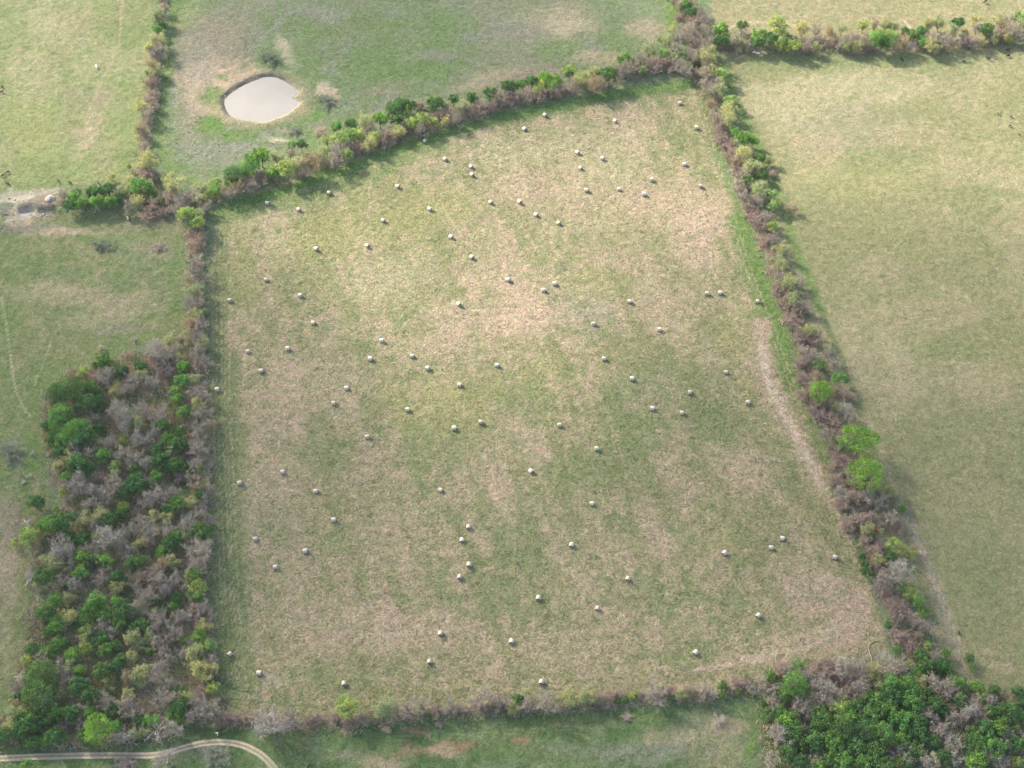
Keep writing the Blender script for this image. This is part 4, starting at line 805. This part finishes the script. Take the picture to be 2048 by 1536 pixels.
# ------------------------------------------------------------------ hay bales
def wrap_mat():
    m, n, l, out = new_mat('net_wrap')
    tc = n.new('ShaderNodeTexCoord'); oi = n.new('ShaderNodeObjectInfo')
    sep = n.new('ShaderNodeSeparateXYZ'); l.new(tc.outputs['Object'], sep.inputs[0])
    nz = noise(n, l, tc.outputs['Object'], 3.0, 4, .65); wv = n.new('ShaderNodeTexWave'); wv.bands_direction = 'X'
    wv.inputs['Scale'].default_value = 4.0; wv.inputs['Distortion'].default_value = 1.5; l.new(tc.outputs['Object'], wv.inputs['Vector'])
    c = mixrgb(n, l, 'MIX', nz, (0.48, 0.42, 0.32), (0.72, 0.65, 0.53))
    c = mixrgb(n, l, 'MULTIPLY', 0.16, c, wv.outputs[0])
    c = mixrgb(n, l, 'MULTIPLY', 1.0, c, mixrgb(n, l, 'MIX', oi.outputs['Random'], (.72, .69, .63), (1, 1, 1)))
    b = n.new('ShaderNodeBsdfPrincipled'); l.new(c, b.inputs['Base Color']); b.inputs['Roughness'].default_value = .6
    l.new(b.outputs[0], out.inputs[0]); return m
WRAP = wrap_mat(); HAYEND = plain_mat('hay_end', (0.24, 0.175, 0.125), .9, 5, .35)
BR, BL = 0.73, 0.68
def bale_meshes(seed):
    r_ = random.Random(seed); V, F = [], []; N, K = 28, 7
    prof = [(-BL, BR * .93), (-BL * .93, BR * .985), (-BL * .5, BR * 1.0), (0, BR * 1.01), (BL * .5, BR), (BL * .93, BR * .985), (BL, BR * .93)]
    sag = [1 + r_.gauss(0, .012) for _ in range(N)]
    for x, rr in prof:
        for k in range(N):
            t = 2 * math.pi * k / N; y, z = math.cos(t) * rr * sag[k] * 1.02, math.sin(t) * rr * sag[k]
            V.append((x, y, max(-BR * .93, z)))
    for i in range(K - 1):
        for k in range(N): F.append((i * N + k, (i + 1) * N + k, (i + 1) * N + (k + 1) % N, i * N + (k + 1) % N))
    body = mesh('hay_bale', V, F, [WRAP], smooth=True)
    ends = []
    for sgn, ring in ((-1, 0), (1, K - 1)):
        rim = V[ring * N:(ring + 1) * N]; ev = [(x, y, z) for x, y, z in rim] + [(x + sgn * .03, y * .6, z * .6) for x, y, z in rim] + [(sgn * (BL - .02), 0, 0)]
        ef = [(k, (k + 1) % N, N + (k + 1) % N, N + k) for k in range(N)] + [(N + k, N + (k + 1) % N, 2 * N) for k in range(N)]
        if sgn < 0: ef = [tuple(reversed(f)) for f in ef]
        ends.append(mesh('end_face', ev, ef, [HAYEND]))
    return body, ends
BALES = [bale_meshes(i) for i in range(4)]
# photo position, heading of the bale's axis in degrees (0 = across the view, 90 = along it), what singles it out
BL_ = [
 (1360,205,12,'bale closest to the top corner of the hay field'),(1393,254,8,'bale by the pasture hedgerow, second from the top corner'),(1230,240,-40,'bale alone in the open near the top corner'),(1090,229,-45,'farther of two bales in hedge shade below the brightest lime tree'),(1049,256,-50,'nearer of two bales in hedge shade below the brightest lime tree'),
 (850,281,-50,'bale tight in hedge shadow below a lime-green pond hedge tree'),(1155,303,-40,'farther of two close bales in the sunny upper field'),(1161,334,-40,'nearer of two close bales in the sunny upper field'),(1205,315,-25,'bale just right of the two close bales in the sunny upper field'),(890,317,-45,'bale just out of the hedge shadow, left of the almost touching pair'),
 (942,332,-48,'farther of two almost touching bales below the pond hedge'),(944,348,-48,'nearer of two almost touching bales below the pond hedge'),(1369,327,5,'bale along the pasture hedgerow, third from the top corner'),(1401,371,5,'bale along the pasture hedgerow, fourth from the top corner'),(1304,358,10,'farther of two bales on pink straw near the pasture hedgerow'),(1288,387,5,'nearer of two bales on pink straw near the pasture hedgerow'),
 (1238,377,5,'bale between the lone pink-straw bale and the near hedgerow pair'),(1173,379,-15,'bale on pink straw below the two close sunny bales'),(795,372,-42,'bale below the pond hedge, halfway between hedge shadow and open field'),(658,384,-38,'bale at the tip of the long tree shadows of the pond hedge'),(535,405,-30,'bale in deep hedge shade closest to the pit corner of the field'),(597,417,-45,'bale just outside the hedge shade near the pit corner'),
 (766,440,-42,'bale on yellow-green grass, left of the middle of upper field'),(859,416,-35,'bale on yellow-green grass right of the one in upper left field'),(981,403,-45,'first from the left of four bales slanting down the sunny field'),(1039,402,-45,'second from the left of four bales slanting down the sunny field'),(1072,428,-42,'third from the left of four bales slanting down the sunny field'),(1117,444,-40,'last and lowest of four bales slanting down the sunny field'),
 (632,497,-40,'left one of two bales level with each other on yellow-green grass'),(734,491,-45,'right one of two bales level with each other on yellow-green grass'),(902,472,-45,'farther of two bales stepping down the upper middle field'),(943,513,-45,'nearer of two bales stepping down the upper middle field'),(532,558,-15,'bale by the wood-side hedgerow, upper one of the upper left three'),(459,600,-8,'bale on the wood-side headland, outermost of the upper left three'),(600,590,-25,'bale farthest into the field of the upper left three'),(626,644,-25,'bale alone below the upper left three'),
 (1016,558,-28,'bale just above the pinkest patch of mid-field'),(1109,566,0,'farther of the central pair beside the pinkest patch'),(1087,579,0,'nearer of the central pair beside the pinkest patch'),(917,607,-45,'lone bale left of the pinkest patch'),(1259,601,-10,'lone bale right of the central pair on straw'),(1414,586,0,'left of two side by side bales near the pasture hedgerow'),(1440,585,0,'right of two side by side bales near the pasture hedgerow'),(1515,602,0,'bale on the lush strip tight against the pasture hedgerow'),
 (1187,646,5,'bale below the central pair, on olive grass'),(1319,657,0,'lone bale below the side by side pair'),(495,701,-8,'farther of two bales near the headland beside the wood corner'),(522,741,-8,'nearer of two bales near the headland beside the wood corner'),(575,696,-10,'bale a little further into the field than the wood corner pair'),(763,679,-18,'top bale of the loose cluster of four left of mid-field'),(740,716,-18,'left bale of the loose cluster of four left of mid-field'),(824,710,-18,'upper right bale of the loose cluster of four left of mid-field'),(855,735,-18,'lower right bale of the loose cluster of four left of mid-field'),
 (434,778,-5,'bale on the shaded headland right against the wood-side hedgerow'),(994,729,-18,'bale in mid-field, just right of the cluster of four'),(1208,716,0,'upper left bale of a slanting trio on green grass'),(1264,756,0,'bale below and right of the first bale of the slanting trio'),(1452,743,0,'bale beside the pale dry strip, upper one of two'),(1496,803,3,'bale beside the pale dry strip, lower one of two'),(693,775,-10,'farther of two bales close together on straw left of mid-field'),(667,806,-10,'nearer of two bales close together on straw left of mid-field'),
 (919,769,-15,'bale alone just below the cluster of four'),(815,818,-5,'bale alone on the pink streak left of the yellow-green patch'),(1380,783,8,'topmost of a triangle of three bales on green grass'),(1305,815,3,'left corner of a triangle of three bales on green grass'),(1364,824,0,'lower right corner of a triangle of three bales on green grass'),(908,855,-3,'left one of two bales at the lower edge of the yellow-green patch'),(961,843,-10,'right one of two bales at the lower edge of the yellow-green patch'),
 (734,872,-5,'lone bale on straw left of the yellow-green patch'),(1119,849,5,'bale alone just right of the middle of the field'),(1193,896,10,'bale alone below and right of the mid-field bale'),(565,943,-8,'upper inner bale of three by the wood-side headland, lower half'),(479,965,-3,'outer bale on the headland of three by the wood, lower half'),(631,981,-10,'innermost bale of three by the wood, lower half'),(881,979,-32,'tilted bale at the top of the pink slanting streak'),(1062,941,-50,'diagonally turned bale right of the pink slanting streak'),(1184,1006,3,'lone bale on green grass right of lower mid-field'),
 (667,1039,-8,'bale inside the field above the lower left pair on straw'),(937,1053,82,'first from the top of four bales zigzagging down'),(924,1079,84,'second from the top of four bales zigzagging down'),(938,1129,82,'third from the top of four bales zigzagging down'),(919,1153,80,'fourth from the top of four bales zigzagging down'),(510,1077,-5,'bale on the wood-side headland, upper of the lower left three'),(610,1101,-3,'bale inside the field, right of the lower left three'),(550,1133,-5,'lowest of the lower left three near the headland'),(1143,1089,78,'lone bale in the lower middle field'),
 (1565,1076,5,'upper one of two close bales near the lower pasture hedgerow'),(1542,1094,5,'lower one of two close bales near the lower pasture hedgerow'),(1449,1105,60,'turned bale left of the close pair near the pasture hedgerow'),(1670,1113,0,'bale beside the wheel tracks right against the lower pasture hedgerow'),(1256,1156,75,'right one of the lower field row, end face showing'),(1077,1195,80,'left one of the lower field row, end face showing'),(1195,1216,75,'lowest of three bales in the lower middle field'),(1517,1230,65,'turned bale above the pale dry corner of the field'),
 (881,1266,85,'farther of two bales near the lower straw patch'),(859,1322,88,'nearer of two bales near the lower straw patch'),(1023,1281,80,'lone bale on straw above the lower headland'),(1391,1304,60,'turned bale on lower headland near the dry corner'),(459,1307,28,'turned bale on the shaded headland in the lower wood-side corner'),(518,1345,-25,'tilted bale beside the pale scuffed ground in the lower wood-side corner'),(688,1366,85,'bale just above the lone lime tree of the track hedge'),(1083,1363,80,'bale just above the dark bush of the track hedge'),
]
for i, (u, v, deg, lb) in enumerate(BL_):
    x, y = at(u, v, .95); body, ends = BALES[i % 4]
    o = link('hay_bale', body); o.location = (x, y, gz(x, y) + BR * .90)
    o.rotation_euler = (0, 0, RAD(deg) + math.atan2(-x, y) * (1 if abs(deg) < 55 else 1))
    o.scale = [1 + .05 * math.sin(i * 2.3)] * 3
    tag(o, 'white wrapped hay ' + lb, 'hay bale', 'round hay bales lying in the mown field')
    for e in ends: link('end_face', e, o)

# ------------------------------------------------------------------ cattle
def cow_mesh(graze, mat, seed):
    me_ = bpy.data.meshes.new('cow_body'); r_ = random.Random(seed)
    V = [(0, 0, 1.02), (-.45, 0, 1.06), (-.78, 0, 1.08), (.4, 0, 1.02), (.72, 0, 1.10)]
    R = [(.36, .40), (.36, .38), (.24, .26), (.36, .42), (.26, .32)]
    E = [(0, 1), (1, 2), (0, 3), (3, 4)]
    def chain(start, pts, rad):
        p = start
        for q, rr in zip(pts, rad): V.append(q); R.append((rr, rr)); E.append((p, len(V) - 1)); p = len(V) - 1
        return p
    if graze: h = chain(4, [(1.0, .02, .92), (1.18, .05, .55), (1.28, .07, .30), (1.42, .08, .10)], [.20, .15, .14, .09])
    else: h = chain(4, [(.98, 0, 1.28), (1.18, .03, 1.42), (1.36, .05, 1.36), (1.56, .06, 1.24)], [.20, .16, .15, .09])
    hd = h - 1; hx, hy, hz_ = V[hd]
    chain(hd, [(hx - .04, hy + .2, hz_ + .1)], [.045]); chain(hd, [(hx - .04, hy - .2, hz_ + .1)], [.045])
    for sx_, pr in ((4, .55), (2, -.68)):
        for s_ in (-1, 1):
            k = r_.uniform(-.08, .08)
            if pr > 0: chain(4, [(pr + .02, s_ * .22, .72), (pr + .03 + k, s_ * .22, .40), (pr + k, s_ * .22, .02)], [.14, .08, .075])
            else: chain(2, [(pr + .04, s_ * .22, .76), (pr - .10 + k, s_ * .22, .46), (pr - .04 + k, s_ * .22, .02)], [.17, .085, .075])
    chain(2, [(-.98, 0, .98), (-1.02, 0, .55)], [.045, .05])
    me_.from_pydata(V, E, []); ob = bpy.data.objects.new('cow_body', me_); C.objects.link(ob)
    ob.modifiers.new('skin', 'SKIN'); sv = me_.skin_vertices[0].data
    for i, rr in enumerate(R): sv[i].radius = rr
    sv[0].use_root = True
    ss = ob.modifiers.new('sub', 'SUBSURF'); ss.levels = 1
    dg = bpy.context.evaluated_depsgraph_get(); out = bpy.data.meshes.new_from_object(ob.evaluated_get(dg))
    bpy.data.objects.remove(ob); out.name = 'cow'
    out.materials.clear(); out.materials.append(mat)
    out.polygons.foreach_set('use_smooth', np.ones(len(out.polygons), dtype=bool))
    return out
def piebald():
    m, n, l, out = new_mat('cow_pied'); tc = n.new('ShaderNodeTexCoord')
    nz = noise(n, l, tc.outputs['Object'], 1.1, 1, .4); st = maprange(n, l, nz, .42, .46, 0, 1)
    c = mixrgb(n, l, 'MIX', st, (0.03, 0.025, 0.022), (0.80, 0.76, 0.68)); b = n.new('ShaderNodeBsdfPrincipled'); l.new(c, b.inputs['Base Color']); b.inputs['Roughness'].default_value = .75
    l.new(b.outputs[0], out.inputs[0]); return m
COW = [cow_mesh(False, M['cow_black'], 1), cow_mesh(True, M['cow_black'], 2)]
COWW = [cow_mesh(True, M['cow_white'], 3), cow_mesh(False, piebald(), 4)]
for u, v, deg, kind, s, lb in [
    (4, 173, 100, 1, 1.05, 'black cow seen end-on at the upper-left pasture edge, farther of two'), (3, 184, 15, 0, 1.05, 'black cow standing broadside at the upper-left pasture edge, nearer of two'), (14, 344, 40, 1, 1.05, 'black cow above the pale spoil of the pit, farthest of three'), (5, 350, 50, 0, 1.0, 'black cow at the picture edge above the pit spoil'), (14, 366, -30, 1, 1.1, 'black cow lying closest to the pale spoil of the pit'),
    (116, 361, -50, 0, 1.05, 'black cow above the spoil mound, left of a pair'), (139, 365, -30, 1, 1.0, 'black cow above the pit hedge, right of a pair'), (197, 366, 110, 0, .9, 'black cow close behind the pit hedge, alone'),
    (1803, 118, -60, 1, 1.15, 'black cow in the cattle hedge shade below a dark green tree'), (1868, 103, 20, 1, .9, 'black cow standing under the cattle hedge, left of two'), (1938, 95, 95, 0, .9, 'black cow standing under the cattle hedge, right of two'), (1928, 122, 30, 1, .8, 'small black calf out from the shade of the cattle hedge'), (1976, 116, -40, 0, 1.2, 'large black cow facing away beyond the cattle hedge shade'),
    (2016, 99, 5, 0, 1.2, 'large black cow broadside near the hedge, farther of two'), (2016, 111, 15, 1, 1.1, 'black cow broadside near the hedge, nearer of two'), (1970, 4, 30, 0, 1.1, 'black cow alone in the far pasture beyond the cattle hedge'), (1997, 227, 95, 0, .75, 'small black calf in the open dry pasture, second from the left'),
    (1974, 210, 90, 1, .55, 'tiny dark calf in the open dry pasture, leftmost and farthest'), (2022, 233, 10, 1, .75, 'small dark calf in the open dry pasture beside another'), (2020, 251, 10, 1, .8, 'small dark calf in the open dry pasture, lower one'), (2039, 268, 20, 1, .6, 'tiny dark calf at the open dry pasture edge, lowest of the group'), (617, 1531, 60, 1, .75, 'dark calf at the lower edge of the lower pasture'), (1918, 1265, 80, 1, .8, 'dark calf resting by the weedy margin of the dry pasture')]:
    x, y = at(u, v, .6); o = link('cow', COW[kind].copy() if False else COW[kind]); o.location = (x, y, gz(x, y)); o.scale = (s * .80, s * .80, s * .80); o.rotation_euler = (0, 0, RAD(deg))
    tag(o, lb, 'calf' if 'calf' in lb else 'cow', 'black cattle grazing in the pastures')
for u, v, deg, me_, lb in [(193, 134, 110, COWW[0], 'white cow grazing alone in the upper-left pasture'), (256, 437, -60, COWW[1], 'pied white and black cow at the shaded foot of the pit-corner thicket')]:
    x, y = at(u, v, .6); o = link('cow', me_); o.location = (x, y, gz(x, y)); o.rotation_euler = (0, 0, RAD(deg)); tag(o, lb, 'cow')

# ------------------------------------------------------------------ small things on the land
def lay_log(name, pts, r0, r1, mat, label, cat, zoff=.12):
    V, F = [], []; P = [(*at(u, v), 0) for u, v in pts]; P = [(x, y, gz(x, y) + zoff) for x, y, _ in P]; n = len(P)
    add_tube(V, F, P, [r0 + (r1 - r0) * i / (n - 1) for i in range(n)], 7); F.append(tuple(range(6, -1, -1)))
    o = link(name, mesh(name, [tuple(map(float, v)) for v in V], F, [mat])); tag(o, label, cat); return o
BONE = plain_mat('bleached_wood', (0.82, 0.79, 0.74), .8, 3, .08); TANW = plain_mat('dry_wood', (0.36, 0.30, 0.19), .9, 3, .2)
o = lay_log('fallen_log', [(1505, 105.5), (1508.5, 105), (1513, 106.5), (1519, 108)], .30, .24, BONE, 'bleached white log lying at the foot of the cattle hedge', 'log', .3)
x0, y0 = at(1508.5, 105); V, F = [], []; add_tube(V, F, [(x0, y0, gz(x0, y0) + .3), (x0 - .1, y0 + .2, gz(x0, y0) + 1.0)], [.2, .12], 6)
link('branch_stub', mesh('branch_stub', [tuple(map(float, v)) for v in V], F, [BONE]), o)
lay_log('curved_branch', [(1743.5, 1322), (1742, 1316), (1738, 1304), (1736.3, 1295.3), (1740.2, 1288.2), (1748, 1283), (1759, 1280.7), (1769.5, 1284.3), (1776, 1288.5)], .16, .09, TANW, 'long curved tan branch bent in an arc on the dry field corner', 'branch', .16)
def post(u, v, h, label):
    x, y = at(u, v); z = gz(x, y); V, F = [], []
    add_tube(V, F, [(x, y, z - .1), (x, y, z + h * .6), (x, y, z + h)], [.11, .10, .10], 8); o = link('marker_post', mesh('marker_post', [tuple(map(float, q)) for q in V], F, [BONE]))
    V, F = [], []; add_tube(V, F, [(x - .42, y, z + h + .02), (x, y, z + h + .05), (x + .42, y, z + h + .02)], [.10, .13, .10], 6); F.append(tuple(range(5, -1, -1)))
    link('cross_bar', mesh('cross_bar', [tuple(map(float, q)) for q in V], F, [BONE]), o); tag(o, label, 'post')
post(435.5, 1471, 1.6, 'small white T-shaped post beside the bend of the dirt track')
def rock(u, v, r, squash, mat, name, label, cat, seed):
    bm = bmesh.new(); bmesh.ops.create_icosphere(bm, subdivisions=3, radius=r); r_ = np.random.default_rng(seed)
    for q in bm.verts:
        f = 1 + .28 * (vnoise(np.array([q.co.x * 1.3 / r + 9]), np.array([q.co.y * 1.3 / r + q.co.z]), seed)[0] - .5) * 2; q.co *= f; q.co.z *= squash
    m_ = bpy.data.meshes.new(name); bm.to_mesh(m_); bm.free(); m_.materials.append(mat); m_.polygons.foreach_set('use_smooth', np.ones(len(m_.polygons), dtype=bool))
    x, y = at(u, v, r * squash * .5); o = link(name, m_); o.location = (x, y, gz(x, y) + r * squash * .25); o.rotation_euler = (0, 0, seed); tag(o, label, cat); return o
STONE = plain_mat('pale_stone', (0.33, 0.285, 0.235), .9, 1.2, .3)
rock(99, 397, 1.9, .5, STONE, 'spoil_mound', 'pale rounded mound of dug earth beside the pit', 'mound', 3)
for u, v, r, lb in [(87, 428, .55, 'pale boulder right of the pit puddle, largest of the loose rocks'), (82, 431, .4, 'small pale rock beside the boulder at the pit'), (92, 432, .35, 'tiny pale rock at the far end of the pit rubble'), (18, 396, .6, 'pale boulder on the spoil near the picture edge above the pit'), (28, 399, .55, 'blocky pale rock on the spoil above the pit'), (1368, 798, .28, 'single white stone between bales of the triangle')]:
    o = rock(u, v, r, .7, STONE, 'boulder', lb, 'rock', int(u)); o['group'] = 'loose pale rocks'

# ------------------------------------------------------------------ clouds above the camera: they dim parts of the land
def cloud(u, v, rx, ry, alt, rz, dens, seed):
    gx, gy = at(u, v); t = alt / -SUN_TRAVEL.z; c = Vector((gx, gy, 0)) - SUN_TRAVEL * t
    bm = bmesh.new(); bmesh.ops.create_icosphere(bm, subdivisions=5, radius=1.0); co = np.array([q.co[:] for q in bm.verts])
    d = 1 + .55 * (fbm(co[:, 0] * 1.6 + seed + co[:, 2], co[:, 1] * 1.6 + co[:, 2] * .7, seed, 4) - .5)
    for q, k in zip(bm.verts, d): q.co = Vector((q.co.x * rx * k, q.co.y * ry * k, q.co.z * rz * k * (1 if q.co.z > 0 else .6)))
    m_ = bpy.data.meshes.new('cloud'); bm.to_mesh(m_); bm.free()
    mt = bpy.data.materials.new('cloud_vapour'); mt.use_nodes = True; n = mt.node_tree.nodes; n.clear(); out = n.new('ShaderNodeOutputMaterial')
    vs = n.new('ShaderNodeVolumeScatter'); vs.inputs['Density'].default_value = dens; vs.inputs['Color'].default_value = (1, 1, 1, 1); vs.inputs['Anisotropy'].default_value = .6
    mt.node_tree.links.new(vs.outputs[0], out.inputs['Volume']); m_.materials.append(mt)
    o = link('cloud', m_); o.location = c; tag(o, 'soft grey cloud drifting high above the fields', 'cloud', kind='structure')
cloud(1000, 1330, 330, 115, 1100, 70, .0060, 3)
cloud(-60, 800, 130, 110, 1050, 60, .0068, 8)
cloud(2080, 900, 150, 120, 1150, 60, .007, 12)
cloud(840, 60, 105, 62, 1250, 55, .006, 21)


# ------------------------------------------------------------------ the air between the camera and the land
HZ = bpy.data.meshes.new('haze'); x0, x1, y0, y1, z0, z1 = -430, 430, -60, 760, -4, 420
HZ.from_pydata([(x, y, z) for z in (z0, z1) for y in (y0, y1) for x in (x0, x1)], [], [(0, 2, 3, 1), (4, 5, 7, 6), (0, 1, 5, 4), (2, 6, 7, 3), (0, 4, 6, 2), (1, 3, 7, 5)])
hm = bpy.data.materials.new('air'); hm.use_nodes = True; hn = hm.node_tree.nodes; hn.clear(); ho = hn.new('ShaderNodeOutputMaterial'); pv = hn.new('ShaderNodeVolumePrincipled')
pv.inputs['Density'].default_value = 0.00002; pv.inputs['Color'].default_value = (.93, .95, 1, 1); pv.inputs['Anisotropy'].default_value = .2
hm.node_tree.links.new(pv.outputs[0], ho.inputs['Volume']); HZ.materials.append(hm)
tag(link('haze', HZ), 'thin pale haze over the whole land', 'haze', kind='stuff')
